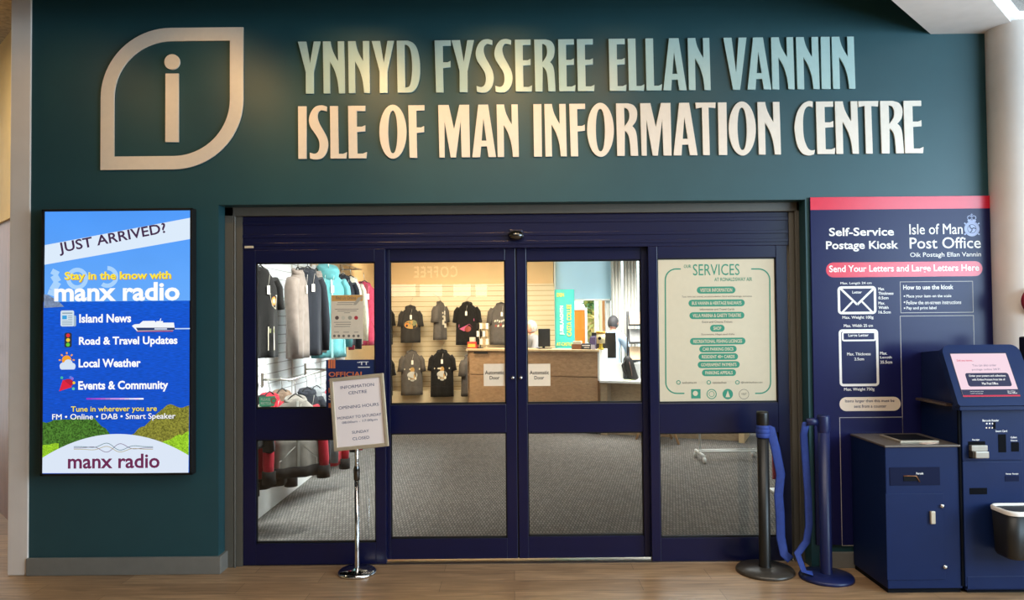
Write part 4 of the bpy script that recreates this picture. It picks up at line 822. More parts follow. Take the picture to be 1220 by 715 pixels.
# ---------------------------------------------------------------- garments
HANG = mat('hanger_steel', 'a9a59c', 0.3, 0.9, noise=0.05); HBLK = mat('hanger_black', '1a1816', 0.4)
FAB = lambda n, c: mat('fabric_' + n, c, 0.9, noise=0.14, nscale=18, bump=0.25, sheen=0.1, spec=0.15)
TAGM = mat('price_tag', 'efe6d6', 0.5)
def garment(name, loc, rot, w, L, fab, label, cat, group, long=False, hood=False, hem=None, zipc=None, prints=None, sleeve=None, peg=None, tagx=0.0, cuffs=None, loose=1.0):
    """hung garment, front facing -Y before turning; loc is its neck"""
    t = thing(name, loc, label, cat, group); M = Matrix.Translation(loc) @ Matrix.Rotation(math.radians(rot), 4, 'Z')
    hw = lambda z: (w / 2) * (1.0 + .05 * min(1, max(0, (-z - .3) / .5))) if z < -.15 else (w / 2) * max(.22, (.22 + .80 * min(1, (-z / .13)) ** .75))
    hd = lambda z: (.075 if z < -.2 else .045 + .03 * min(1, -z / .2)) * loose
    A = lambda z: .28 * min(1, max(0, (-z - .2) / .35))
    def pt(th, z):
        a, d = hw(z), hd(z); x = a * math.cos(th); y = d * math.sin(th) * (1 + A(z) * math.cos(7 * math.cos(th) + 1.3 + w * 9)); return Vector((x, y, z))
    def front(x, z, o=.003):
        q = max(-.98, min(.98, x / hw(z))); th = -math.acos(q); p = pt(th, z); p.y -= o; return p
    zs = [-L, -L * .9, -L * .75, -L * .6, -L * .45, -.27, -.2, -.15, -.11, -.07, -.035, 0.0]
    b = MB(M); n = 28
    b.loft([[pt(2 * math.pi * i / n, z) for i in range(n)] for z in zs], fab)
    for s in (-1, 1):
        sl = sleeve or fab
        if long: pts = [(s * w * .38, 0, -.085), (s * w * .5, 0, -.16), (s * (w * .5 + .02), -.01, -.32), (s * (w * .5 + .03), -.025, -.5), (s * (w * .5 + .025), -.03, -L * 1.06 if L < .8 else -.76)]; rs = [.06, .064, .06, .055, .045]
        else: pts = [(s * w * .36, 0, -.085), (s * w * .47, 0, -.15), (s * (w * .5 + .0), 0, -.25), (s * (w * .5 + .012), 0, -.33)]; rs = [.06, .068, .066, .07]
        b.tube(pts, .07, sl, 14, rs=rs, flat=.75, up=(0, 1, 0))
        if long and cuffs:
            e = Vector(pts[-1]); b.tube([e + Vector((0, 0, .09)), e + Vector((0, 0, -.01))], .053, cuffs, 14, up=(0, 1, 0))
    if hem: b.loft([[pt(2 * math.pi * i / n, z) * 1.0 + Vector((.008 * math.cos(2 * math.pi * i / n), .012 * math.sin(2 * math.pi * i / n), 0)) for i in range(n)] for z in (-L - .012, -L + .07)], hem)
    b.build('cloth', t)
    b = MB(M)
    if hood:
        b.loft([[Vector((r * math.cos(2 * math.pi * i / 20), .02 + r * .75 * math.sin(2 * math.pi * i / 20), z + .03 * math.sin(2 * math.pi * i / 20))) for i in range(20)] for r, z in ((.10, -.07), (.115, -.03), (.12, .03), (.10, .06), (.075, .05))], fab); b.build('hood', t)
    else:
        b.loft([[Vector((r * math.cos(2 * math.pi * i / 20), r * .55 * math.sin(2 * math.pi * i / 20), z + .02 * math.sin(2 * math.pi * i / 20))) for i in range(20)] for r, z in ((.088, -.045), (.094, -.02), (.082, .002), (.072, -.01))], fab); b.build('collar', t)
    if zipc:
        b = MB(M)
        zz = [-.02 - (L - .02) * i / 12 for i in range(13)]
        for z0, z1 in zip(zz, zz[1:]): b.face([front(-.009, z0, .004), front(.009, z0, .004), front(.009, z1, .004), front(-.009, z1, .004)], zipc)
        for s in (-1, 1):
            q = [(s * .03, -.62 * L), (s * .15, -.80 * L), (s * .155, -.96 * L)]
            for (xa, za), (xb, zb) in zip(q, q[1:]): b.face([front(xa, za, .004), front(xa + .012, za, .004), front(xb + .012, zb, .004), front(xb, zb, .004)], zipc)
        b.build('zip', t, recalc=False)
    if prints:
        b = MB(M)
        for mt, pg in prints: b.face([front(x, z) for x, z in pg], mt)
        b.build('print', t, recalc=False)
    b = MB(M)
    b.tube([(-w * .36, 0, -.085), (-.03, 0, .015), (0, 0, .03), (.03, 0, .015), (w * .36, 0, -.085)], .006, HBLK, 8)
    pk = peg or (0, .02, .13); b.tube([(0, 0, .03), (0.0, 0, .06), (pk[0] * .6, pk[1] * .6, pk[2] * .8), pk], .0035, HANG, 6); b.build('hanger', t)
    b = MB(M); p = front(tagx, -.17, .012); b.box(p.x - .017, p.x + .017, p.y - .003, p.y, p.z - .04, p.z + .03, TAGM, .001); b.tube([p + Vector((0, 0, .03)), (0.02, p.y, -.04)], .0012, TAGM, 5); b.build('price_tag', t)
    return t
def el(cx, cz, rx, rz, n=14): return [(cx + rx * math.cos(2 * math.pi * i / n), cz + rz * math.sin(2 * math.pi * i / n)) for i in range(n)]
def qd(x0, z0, x1, z1): return [(x0, z0), (x1, z0), (x1, z1), (x0, z1)]
GOLDP = mat('print_gold', 'b28a4a', 0.7); SILV = mat('print_silver', 'b9b6ac', 0.7); PINKP = mat('print_pink', 'c0567e', 0.7); REDP = mat('print_red', '8c3a30', 0.7); LIMEP = mat('print_olive', '7a7a52', 0.7); ORP = mat('print_orange', 'd98436', 0.7); CRM = mat('print_cream', 'd6cbb2', 0.7)
def script(seed, mts, z0, n=9, w=.15, h=.06):
    r = random.Random(seed); o = []
    for i in range(n):
        x = -w + 2 * w * (i + .5) / n; z = z0 + r.uniform(-h, h) * .4; o.append((mts[i % len(mts)], [(x - w / n * .8, z - h * r.uniform(.4, 1)), (x + w / n * .9, z - h * .3), (x + w / n * .7, z + h * r.uniform(.5, 1)), (x - w / n * .5, z + h * .4)]))
    return o
BK = FAB('black', '1b1917'); CH = FAB('charcoal', '57514b'); DG = FAB('dark_grey', '35322f')
BT = 7.46
def back_tee(px, py, w, L, rot, fab, label, prints):
    p = P(px, py, BT - .07); return garment('t_shirt', p, rot, w, L, fab, label, 't-shirt', 't-shirts on the back slatted wall', prints=prints, peg=(.05, .16, .15), tagx=-.02 if w > .4 else .0)
bike = lambda: [(CRM, qd(-.13, -.30, -.01, -.275)), (CRM, qd(.01, -.30, .13, -.275)), (GOLDP, el(0, -.30, .035, .045)), (SILV, el(0, -.385, .085, .06)), (GOLDP, el(0, -.41, .05, .05)), (CRM, el(-.05, -.44, .02, .025)), (CRM, el(.05, -.44, .02, .025)), (SILV, el(0, -.47, .035, .02))]
back_tee(455, 365, .34, .64, 10, BK, 'black t-shirt at the left edge of the left sliding pane, upper row', None)
back_tee(489, 365.5, .32, .60, 12, DG, 'dark t-shirt with a gold and olive crest print, upper row of the back wall', [(GOLDP, el(0, -.30, .11, .07)), (LIMEP, el(.03, -.27, .07, .05)), (ORP, el(-.05, -.31, .05, .04)), (DG, el(0, -.30, .03, .025))])
back_tee(524.5, 360.5, .36, .62, 66, CH, 'charcoal t-shirt turned sideways with pale vertical script, upper row of the back wall', [(CRM, qd(-.06, -.16, -.02, -.25)), (CRM, qd(-.02, -.22, .03, -.31)), (CRM, qd(-.06, -.29, 0, -.37)), (CRM, qd(0, -.35, .05, -.42))])
back_tee(556.5, 361, .38, .70, -8, BK, 'black t-shirt with a slanting pink print, upper row of the back wall', [(PINKP, [(-.13, -.36), (.13, -.26), (.13, -.30), (-.13, -.41)]), (PINKP, [(-.12, -.43), (.05, -.35), (.10, -.40), (-.04, -.47)]), (REDP, el(.02, -.43, .06, .05))])
back_tee(597, 362, .38, .68, 8, CH, 'charcoal t-shirt with pale and red lettering, upper row above the counter', script(3, [CRM, SILV], -.28, 7, .13, .03) + script(4, [REDP, CRM], -.36, 6, .12, .035))
back_tee(455, 424, .34, .66, 8, BK, 'black t-shirt at the left edge of the left sliding pane, lower row', None)
back_tee(490.5, 419, .35, .72, 14, CH, 'charcoal t-shirt with a gold and silver motif, lower row of the back wall', bike())
back_tee(526.5, 418, .37, .76, 5, BK, 'black t-shirt with a gold and silver motif, lower row of the back wall', bike())
back_tee(558, 424, .36, .66, 60, CH, 'charcoal t-shirt half hidden behind the left end of the counter, lower row', script(8, [SILV], -.32, 4, .12, .03))
# left wall, upper row
def left_g(px, py, x, rot, w, L, fab, label, cat, **k):
    d = pix(px, py); p = CAM + d * ((x - CAM.x) / d.x); nm = {'t-shirt': 't_shirt', 'jacket': 'jacket', 'hoodie': 'hoodie'}[cat]
    return garment(nm, p, rot, w, L, fab, label, cat, k.pop('group', 'clothes on the left slatted wall'), **k)
BEI = FAB('beige', '7f736a'); TEA = FAB('teal', '5c9d9f'); ROS = FAB('rose', 'b03a4e'); REDF = FAB('red', 'b02433'); GRYF = FAB('grey', '8b847a'); CREF = FAB('cream', 'd8cdb6'); BLK2 = FAB('ink', '22242a')
TEAZ = mat('zip_teal', 'a9dcda', 0.5)
left_g(310, 320, -2.03, 68, .38, .72, BK, 'large black t-shirt with an orange badge, nearest the left edge of the left pane', 't-shirt', prints=[(CRM, [(.02, -.20), (.135, -.215), (.12, -.33), (.045, -.30)]), (BK, [(.027, -.207), (.128, -.221), (.113, -.32), (.05, -.295)]), (ORP, el(.08, -.262, .036, .036)), (CRM, el(.08, -.262, .018, .018)), (CRM, qd(.0, -.47, .075, -.66)), (LIMEP, qd(.01, -.485, .065, -.52)), (BK, qd(.034, -.53, .04, -.62))])
left_g(355, 322, -1.95, 84, .30, .80, BEI, 'beige jacket hanging first in the upper row after the black t-shirt', 'jacket', long=True)
left_g(366.5, 321, -1.90, 52, .30, .80, BLK2, 'ink black jacket hanging between two beige ones in the upper row', 'jacket', long=True)
left_g(377, 323, -1.93, 84, .30, .80, BEI, 'beige jacket hanging between the ink black jacket and the teal hoodie', 'jacket', long=True)
left_g(391.5, 324, -1.84, 40, .36, .86, TEA, 'pale teal zipped hoodie in the upper row', 'hoodie', long=True, hood=True, zipc=TEAZ)
left_g(408.5, 329, -1.90, 48, .32, .78, BLK2, 'dark jacket partly hidden behind the paper notice', 'jacket', long=True)
left_g(418, 331, -1.93, 50, .32, .80, CREF, 'cream jacket mostly hidden behind the paper notice', 'jacket', long=True)
left_g(434, 337, -1.84, 44, .36, .78, ROS, 'rose red jacket at the right edge of the left fixed pane', 'jacket', long=True, zipc=REDP)
# left wall, lower row
lw = 'clothes on the lower rail'
left_g(291, 462, -2.0, 50, .32, .46, BK, 'black hoodie with a large white letter at the bottom left of the left pane', 'hoodie', long=True, hood=True, group=lw, prints=[(CRM, [(.05, -.09), (.14, -.10), (.14, -.13), (.09, -.13), (.14, -.17), (.14, -.21), (.05, -.22), (.05, -.19), (.10, -.185), (.05, -.15)])])
left_g(321, 471, -1.93, 60, .34, .70, REDF, 'red jacket with a black hem between the black hoodie and large grey jacket', 'jacket', long=True, hem=BK, cuffs=BK, group=lw)
left_g(352, 474, -1.72, 34, .38, .60, GRYF, 'large grey jacket with red sleeves and a black hem on the lower rail', 'jacket', long=True, hem=BK, cuffs=BK, zipc=SILV, sleeve=REDF, group=lw)
left_g(336, 467, -1.95, 56, .32, .68, FAB('brown', '6e5a4a'), 'brown jacket between the red jacket and the large grey jacket', 'jacket', long=True, group=lw)
left_g(366, 465, -1.86, 48, .30, .70, BLK2, 'ink black jacket just behind the large grey jacket on the lower rail', 'jacket', long=True, group=lw)
left_g(377, 463, -1.86, 48, .30, .68, FAB('slate', '7d7f80'), 'slate grey jacket near the middle of the lower rail', 'jacket', long=True, group=lw)
left_g(389, 468, -1.80, 48, .32, .70, REDF, 'bright red jacket left of the navy poster on the lower rail', 'jacket', long=True, cuffs=BK, group=lw)
left_g(402, 459, -1.90, 50, .30, .70, BLK2, 'dark jacket at the far end of the lower rail', 'jacket', long=True, group=lw)
left_g(411, 460, -1.90, 50, .30, .70, REDF, 'red jacket at the far end of the lower rail, behind the navy poster', 'jacket', long=True, group=lw)
def rail(name, x, y0, y1, z, label):
    t = thing(name, (x, (y0 + y1) / 2, z), label, 'clothes rail'); b = MB(); b.tube([(x, y0, z), (x, y1, z)], .008, HANG, 12); b.build('bar', t)
    for y in (y0 + .1, (y0 + y1) / 2, y1 - .1):
        b = MB(); b.tube([(-2.16, y, z), (x, y, z)], .009, HANG, 10); b.box(-2.165, -2.15, y - .025, y + .025, z - .06, z + .06, HANG, .003); b.build('bracket', t)
rail('clothes_rail', -1.92, 1.5, 4.5, 2.30, 'steel wall rail carrying the upper row of clothes')
rail('clothes_rail', -1.90, 1.35, 4.2, 1.155, 'steel wall rail carrying the lower row of clothes')
# ---------------------------------------------------------------- counter and desk
A_, B_ = Vector((-.69, 6.47, 0)), Vector((1.235, 5.64, 0)); cu = (B_ - A_).normalized(); ang = math.atan2(cu.y, cu.x); LEN = (B_ - A_).length
CM = Matrix.Translation(A_) @ Matrix.Rotation(ang, 4, 'Z'); HC = 1.20
OAKC = oak('counter_oak', 'a07c5a', 'c09a72'); OAKD = oak('desk_oak', '8f7a60', 'ab9576'); WHT = mat('laminate_white', 'e9e9e4', 0.35, noise=0.015)
t = thing('reception_counter', A_ + cu * LEN / 2, 'tall oak fronted reception counter seen through the sliding doors', 'counter')
b = MB(CM); b.box(0, LEN - .02, 0, .03, .02, .80, OAKC, .002); b.box(0, LEN - .02, 0, .03, .812, HC - .03, OAKC, .002); b.box(0, LEN, .03, .34, .02, HC - .03, OAKC); b.box(0, .03, .0, .34, .02, HC - .03, OAKC); b.box(0.03, LEN - .05, -.0, .3, 0, .02, KD); b.build('front_panel', t)
b = MB(CM); b.box(-.02, LEN + .01, -.03, .40, HC - .03, HC, oak('counter_top', 'c9ab80', 'd8bd94'), .003); b.build('worktop', t)
b = MB(CM); b.box(LEN - .02, LEN + .012, -.012, .40, .76, HC + .002, WHT, .003); b.build('end_panel', t)
b = MB(CM); b.box(.12, .36, -.032, -.03, HC - .075, HC - .045, INK); b.build('dark_strip', t)
s = Sheet(TL=CM @ Vector((LEN + .014, -.01, 1.12)), Uv=CM.to_3x3() @ Vector((.15, .0, 0)), Dv=(0, 0, -.22), grid=(10, 14))
t = thing('reception_desk', B_ + cu * .9, 'low white topped reception desk at the right end of the counter', 'desk')
D1 = LEN + .03; D2 = D1 + 1.95
b = MB(CM); b.box(D1, D2, -.10, .66, .74, .775, WHT, .004); b.build('desktop', t)
b = MB(CM); b.box(D1 + .12, D2 - .03, .06, .085, .0, .74, OAKD, .002); b.build('modesty_panel', t)
b = MB(CM); b.box(D1, D1 + .1, -.06, .6, 0, .74, OAKD, .002); b.build('side_panel', t)
b = MB(CM); b.box(D2 - .07, D2, -.08, .6, 0, .74, mat('desk_end', 'd6b98f', 0.4, noise=0.05), .002); b.build('side_panel', t)
b = MB(CM); b.box(D1, D1 + .75, .30, .32, .775, 1.0, WHT, .003); b.build('back_screen', t)
def on_counter(u, v, z=HC): return CM @ Vector((u, v, z))
def cpx(px, py, v=.12):
    """point over the counter line seen at photo column px"""
    d = pix(px, py); n = Vector((-cu.y, cu.x, 0)); o = A_ + n * v; return CAM + d * ((o - CAM).dot(n) / d.dot(n))
def at_u(px, v=.12): p = cpx(px, 416, v); return (p - A_).dot(cu)
def mono(name, px, v, w, h, z0, label, rot=0, screen=None):
    c = on_counter(at_u(px, v), v, z0); sh = .03 if screen is None else screen; t = thing(name, c, label, 'monitor'); M = Matrix.Translation(c) @ Matrix.Rotation(math.radians(rot), 4, 'Z')
    b = MB(M); b.box(-w / 2, w / 2, -.02, .015, sh, sh + h, mat('monitor_black', '1b1a18', 0.35, noise=0.05), .006); b.build('casing', t)
    b = MB(M); b.box(-.1, .1, -.07, .09, 0, .012, MATS['monitor_black'], .004); b.tube([(0, .03, .01), (0, .03, sh + .13)], .02, MATS['monitor_black'], 10); b.build('stand', t)
mono('computer_monitor', 648.5, .22, .18, .27, HC + .001, 'dark monitor back on the counter beside the person with white hair', 12)
u = at_u(563.5, .15); c = on_counter(u, .15)
t = thing('sweet_box', c, 'small red and yellow open box on the left end of the counter', 'box')
b = MB(CM @ Matrix.Translation((u, .15, HC))); b.box(-.075, .075, -.05, .05, 0, .10, mat('box_red', 'c43a33', 0.5, noise=0.2, nscale=50), .004); b.build('carton', t)
b = MB(CM @ Matrix.Translation((u, .15, HC))); b.box(-.065, .065, -.052, -.045, .02, .07, mat('box_yellow', 'e6b048', 0.5, noise=0.2, nscale=60)); b.build('front_label', t)
b = MB(CM @ Matrix.Translation((u, .15, HC))); b.box(-.06, .03, .0, .04, .1, .17, mat('card_cream', 'cfc8b0', 0.6, noise=0.1, nscale=50), .003); b.build('header_card', t)
for px, nm, lab, hh, mt in ((572.5, 'display_stand', 'black counter spinner hung with pale cards near the left end of the counter', .44, HBLK), (579.5, 'display_stand', 'beige counter spinner on the left half of the counter', .38, mat('stand_beige', 'b39c78', .6))):
    u = at_u(px, .15); Mx = CM @ Matrix.Translation((u, .15, HC)); t = thing(nm, on_counter(u, .15), lab, 'display stand')
    b = MB(Mx); b.lathe([(0, 0), (.05, 0), (.05, .012), (.008, .018), (.008, hh), (0, hh)], (0, 0, 0), mt, 16); b.build('post', t)
    for i in range(3):
        b = MB(Mx); z = .06 + i * .12
        for dx in (-.03, .025): b.box(dx - .022, dx + .022, -.03, -.02, z, z + .09, TAGM if (i + (dx > 0)) % 2 else mt, .002)
        b.build('hook_cards', t)
# teal pull-up banner behind the counter
pb0 = P(672.5, 345, 7.1); k = sc_at(7.1); w = 23.4 * k / 2
t = thing('pull_up_banner', (pb0.x, 7.1, 0), 'turquoise pull-up banner with white and yellow vertical words behind the counter', 'banner')
TQ = mat('banner_turquoise', '3fb3a8', 0.5, noise=0.12, nscale=4); YEL = mat('banner_yellow', 'd9d23c', 0.5)
b = MB(); b.prism([(pb0.x + w * math.sin(a), 7.1 - .05 * math.cos(a), .07) for a in [math.radians(-90 + 180 * i / 12) for i in range(13)]], (0, 0, pb0.z - .07), TQ); b.build('fabric', t)
b = MB(); b.box(pb0.x - w - .01, pb0.x + w + .01, 7.02, 7.2, 0, .07, STEEL, .01); b.build('base', t)
s = Sheet(Y=7.042, anchor=(672.5, 381))
s.text('JURBLAAGHYN', 652.5, 379, 687, 384.5, PW, 2, .02, 90); s.text('CASTA COLLEE', 659, 379, 697, 384.5, YEL, 2, .02, 90); s.text('EXEN', 663.5, 349, 672, 353.5, YEL, 2, .02); s.text('AT-CASTLE', 663, 408, 682, 412, YEL, 2, .02); s.done('lettering', t)
# things on the right half of the counter
u = at_u(688, .13); t = thing('wooden_box', on_counter(u, .13), 'small brown box on the counter right of the turquoise banner', 'box')
b = MB(CM @ Matrix.Translation((u, .13, HC))); b.box(-.075, .075, -.05, .05, 0, .075, mat('box_brown', '7a4f36', 0.5, noise=0.15, nscale=40), .004); b.build('case', t)
b = MB(CM @ Matrix.Translation((u, .13, HC))); b.box(-.06, .065, -.03, .03, .075, .12, mat('card_cream'), .004); b.build('cards', t)
u = at_u(699.5, .12); t = thing('card_terminal_box', on_counter(u, .12), 'dark box with white stripes on the counter beside the brown box', 'box')
b = MB(CM @ Matrix.Translation((u, .12, HC))); b.box(-.07, .07, -.05, .05, 0, .085, mat('box_dark', '2b2a33', 0.4, noise=0.1), .005); b.build('case', t)
b = MB(CM @ Matrix.Translation((u, .12, HC))); b.box(-.06, .06, -.053, -.05, .052, .066, PW); b.box(-.03, .05, -.053, -.05, .02, .035, PWD); b.build('stripe', t)
u = at_u(707, .17); t = thing('leaflet_holder', on_counter(u, .14), 'small holder of purple leaflets on the counter beside the yellow stand', 'leaflet holder')
Mx = CM @ Matrix.Translation((u, .14, HC))
b = MB(Mx); b.box(-.05, .05, -.06, -.055, 0, .07, mat('holder_clear', 'b9b7c9', 0.2), .002); b.box(-.05, .05, -.06, .05, 0, .006, mat('holder_clear')); b.build('tray', t)
for i, c_ in enumerate(('4a3a5c', '8d88a8', '3b3548')):
    b = MB(Mx @ Matrix.Rotation(math.radians(-14 + i * 6), 4, 'X')); b.box(-.045 + i * .01, .04 + i * .01, -.04 + i * .03, -.036 + i * .03, .005, .17 + i * .02, mat('leaf_' + c_, c_, 0.5, noise=0.3, nscale=50)); b.build('leaflets', t)
u = at_u(716, .06); t = thing('yellow_stand', on_counter(u, .06), 'yellow pedestal dispenser with a round dark logo at the right end of the counter', 'dispenser')
Mx = CM @ Matrix.Translation((u, .06, HC)); YW = mat('dispenser_yellow', 'e8c93a', 0.4, noise=0.05); YP = mat('dispenser_pale', 'efdca8', 0.4)
b = MB(Mx); b.lathe([(0, 0), (.045, 0), (.04, .02), (.026, .03), (.026, .09), (0, .09)], (0, 0, 0), YW, 20); b.build('pedestal', t)
b = MB(Mx); b.lathe([(0, .085), (.06, .09), (.064, .235), (0, .235)], (0, 0, 0), YP, 24); b.build('drum', t)
b = MB(Mx); b.lathe([(0, .235), (.07, .235), (.07, .262), (0, .266)], (0, 0, 0), mat('dispenser_orange', 'dfa030', .4), 24); b.build('lid', t)
b = MB(Mx); b.lathe([(0, .004), (.024, 0)], (0, -.063, .165), INK, 18, 'Y'); b.build('logo', t)
mono('computer_monitor', 719.5, .50, .36, .38, .776, 'black monitor back in front of the person in the pale blue shirt', -10, .28)
# low desk things
def on_desk(px, v=.18, z=.7765): p = cpx(px, 455, v); return CM @ Vector(((p - A_).dot(cu), v, z))
c = on_desk(749, .20); t = thing('backpack', c, 'black rucksack standing on the white desk', 'bag')
b = MB(Matrix.Translation(c)); BG = mat('bag_black', '171412', 0.7, noise=0.15, nscale=30, bump=0.2)
b.loft([[Vector((dx + rx * math.cos(a), ry * math.sin(a), z)) for a in [2 * math.pi * i / 20 for i in range(20)]] for z, rx, ry, dx in ((0, .10, .07, .03), (.02, .112, .08, .03), (.12, .095, .078, .015), (.22, .08, .07, .0), (.29, .062, .06, -.012), (.33, .03, .03, -.015))], BG); b.build('sack', t)
b = MB(Matrix.Translation(c)); b.tube([(-.06, -.05, .27), (-.10, -.07, .2), (-.085, -.08, .12), (-.05, -.08, .06)], .012, BG, 8); b.build('strap', t)
b = MB(Matrix.Translation(c)); b.tube([(.0, -.079, .25), (.02, -.085, .15), (.035, -.085, .05)], .006, mat('zip_brown', '5a3b30', .5), 8); b.build('zip', t)
for i, (px, v, c_, lab) in enumerate(((741, .1, 'cfe0dc', 'pale sheet of paper on the white desk left of the rucksack'), (750, .02, 'd6dd8a', 'yellow green sheet of paper before the rucksack'), (760, .04, 'd3d7e4', 'pale blue sheet of paper at the right of the white desk'))):
    c = on_desk(px, v); b = MB(Matrix.Translation(c) @ Matrix.Rotation(ang + .2 * i, 4, 'Z')); b.box(-.10, .10, -.07, .07, 0, .004, mat('sheet_' + c_, c_, .6)); tag(b.build('paper_sheet'), lab, 'paper', 'papers on the desk')
# leaflet rack at the right
c = P(767, 470, 6.3); c.z = 0; t = thing('leaflet_rack', c, 'tiered rack of tan and grey leaflets beside the window, right of the rucksack', 'rack')
RK = mat('rack_black', '232325', .4, .4)
b = MB(Matrix.Translation(c))
for x in (-.22, .26): b.tube([(x, .12, 0), (x, .12, 1.75)], .012, RK, 8); b.tube([(x, -.12, 0), (x, .12, 0.04)], .012, RK, 8)
b.build('stand', t)
for i in range(5):
    z = .45 + i * .27; tilt = Matrix.Translation(c + Vector((.02, -.02, z))) @ Matrix.Rotation(math.radians(-22), 4, 'X')
    b = MB(tilt); b.box(-.24, .24, -.03, .0, 0, .02, RK, .002); b.box(-.24, .24, .0, .008, 0, .24, RK, .002); b.build('shelf', t)
    b = MB(tilt); b.box(-.22, .22, -.014, -.002, .02, .235, mat(('rack_tan', 'rack_grey')[i % 2], ('d3b592', '9d9c9a')[i % 2], .5, noise=0.12, nscale=20), .002); b.build('leaflets', t)
# ---------------------------------------------------------------- clothes rail on castors, chair, red board
RW = mat('rail_white', 'e2e4e0', .35, noise=0.02); d0 = P(832, 547, 3.66); y = 3.66
t = thing('rolling_rail', (2.5, y, 0), 'white rolling clothes rail on castors standing on the carpet behind the services poster', 'clothes rail')
xa, xb = P(834, 545, y).x, P(904, 545, y).x
for x in (xa, xb):
    b = MB(); b.tube([(x, y, .12), (x, y, 1.52)], .013, RW, 12); b.build('upright', t)
    b = MB(); b.tube([(x, y - .2, .085), (x, y + .2, .085)], .016, RW, 12); b.tube([(x, y, .085), (x, y, .13)], .014, RW, 12); b.build('foot', t)
    for yy in (y - .2, y + .2):
        b = MB(); b.lathe([(0, -.014), (.034, -.014), (.036, 0), (.034, .014), (0, .014)], (x, yy, .036), RW, 18, 'X'); b.tube([(x, yy, .036), (x, yy, .09)], .007, RW, 8); b.build('castor', t)
for z, yy, nm in ((.11, y - .05, 'lower_bar'), (.11, y + .05, 'lower_bar'), (1.52, y, 'top_bar')):
    b = MB(); b.tube([(xa, yy, z), (xb, yy, z)], .012, RW, 12); b.build(nm, t)
garment('t_shirt', Vector((xb - .13, y, 1.39)), 24, .36, 1.06, CREF, 'long cream shirt on the white rolling rail, its hem below the services poster', 'shirt', None, peg=(0, 0, .115))
CW = oak('chair_wood', 'c99a6c', 'deb488', (9, 9, 1.5)); c = P(803, 530, 4.75); c = Vector((c.x - .18, 4.95, 0))
t = thing('visitor_chair', c, 'pale shell chair on splayed wooden legs before the low desk', 'chair')
SHL = mat('chair_shell', 'd8d2c6', .4, noise=0.03)
b = MB(Matrix.Translation(c)); b.loft([[Vector((rx * math.cos(a), ry * math.sin(a), z + .03 * math.cos(a) ** 2)) for a in [2 * math.pi * i / 24 for i in range(24)]] for z, rx, ry in ((.43, .14, .14), (.435, .21, .2), (.46, .235, .22), (.475, .225, .21), (.455, .2, .19), (.45, .05, .05))], SHL); b.build('seat', t)
b = MB(Matrix.Translation(c)); b.loft([[Vector((x_, -.2 - .05 * (1 - (x_ / .24) ** 2) + th, z)) for x_, th in [(-.22 * q, 0) for q in (1, .6, .2, -.2, -.6, -1)] + [(-.22 * q, .014) for q in (-1, -.6, -.2, .2, .6, 1)]] for z in (.45, .55, .66, .76)], SHL); b.build('backrest', t)
for sx in (-1, 1):
    for sy in (-1, 1): b = MB(Matrix.Translation(c)); b.tube([(sx * .1, sy * .1, .44), (sx * .24, sy * .22, .0)], .02, CW, 10, rs=[.022, .014]); b.build('leg', t)
p0 = P(925.5, 583, 2.1); x0 = p0.x
t = thing('floor_board_sign', (x0, 2.1, 0), 'narrow red and white standing board at the right edge of the right fixed pane', 'board')
b = MB(); b.box(x0 - .035, x0 + .06, 2.1, 2.12, .12, .62, mat('board_sign_red', '9c2430', .5, noise=0.05), .003); b.build('red_panel', t)
b = MB(); b.box(x0 - .035, x0 + .06, 2.098, 2.118, .62, .80, WHT, .003); b.build('white_panel', t)
b = MB(); b.box(x0 - .05, x0 + .09, 2.02, 2.2, .0, .02, RW, .004); b.box(x0 + .03, x0 + .05, 2.1, 2.12, .02, .12, RW, .002); b.build('foot', t)
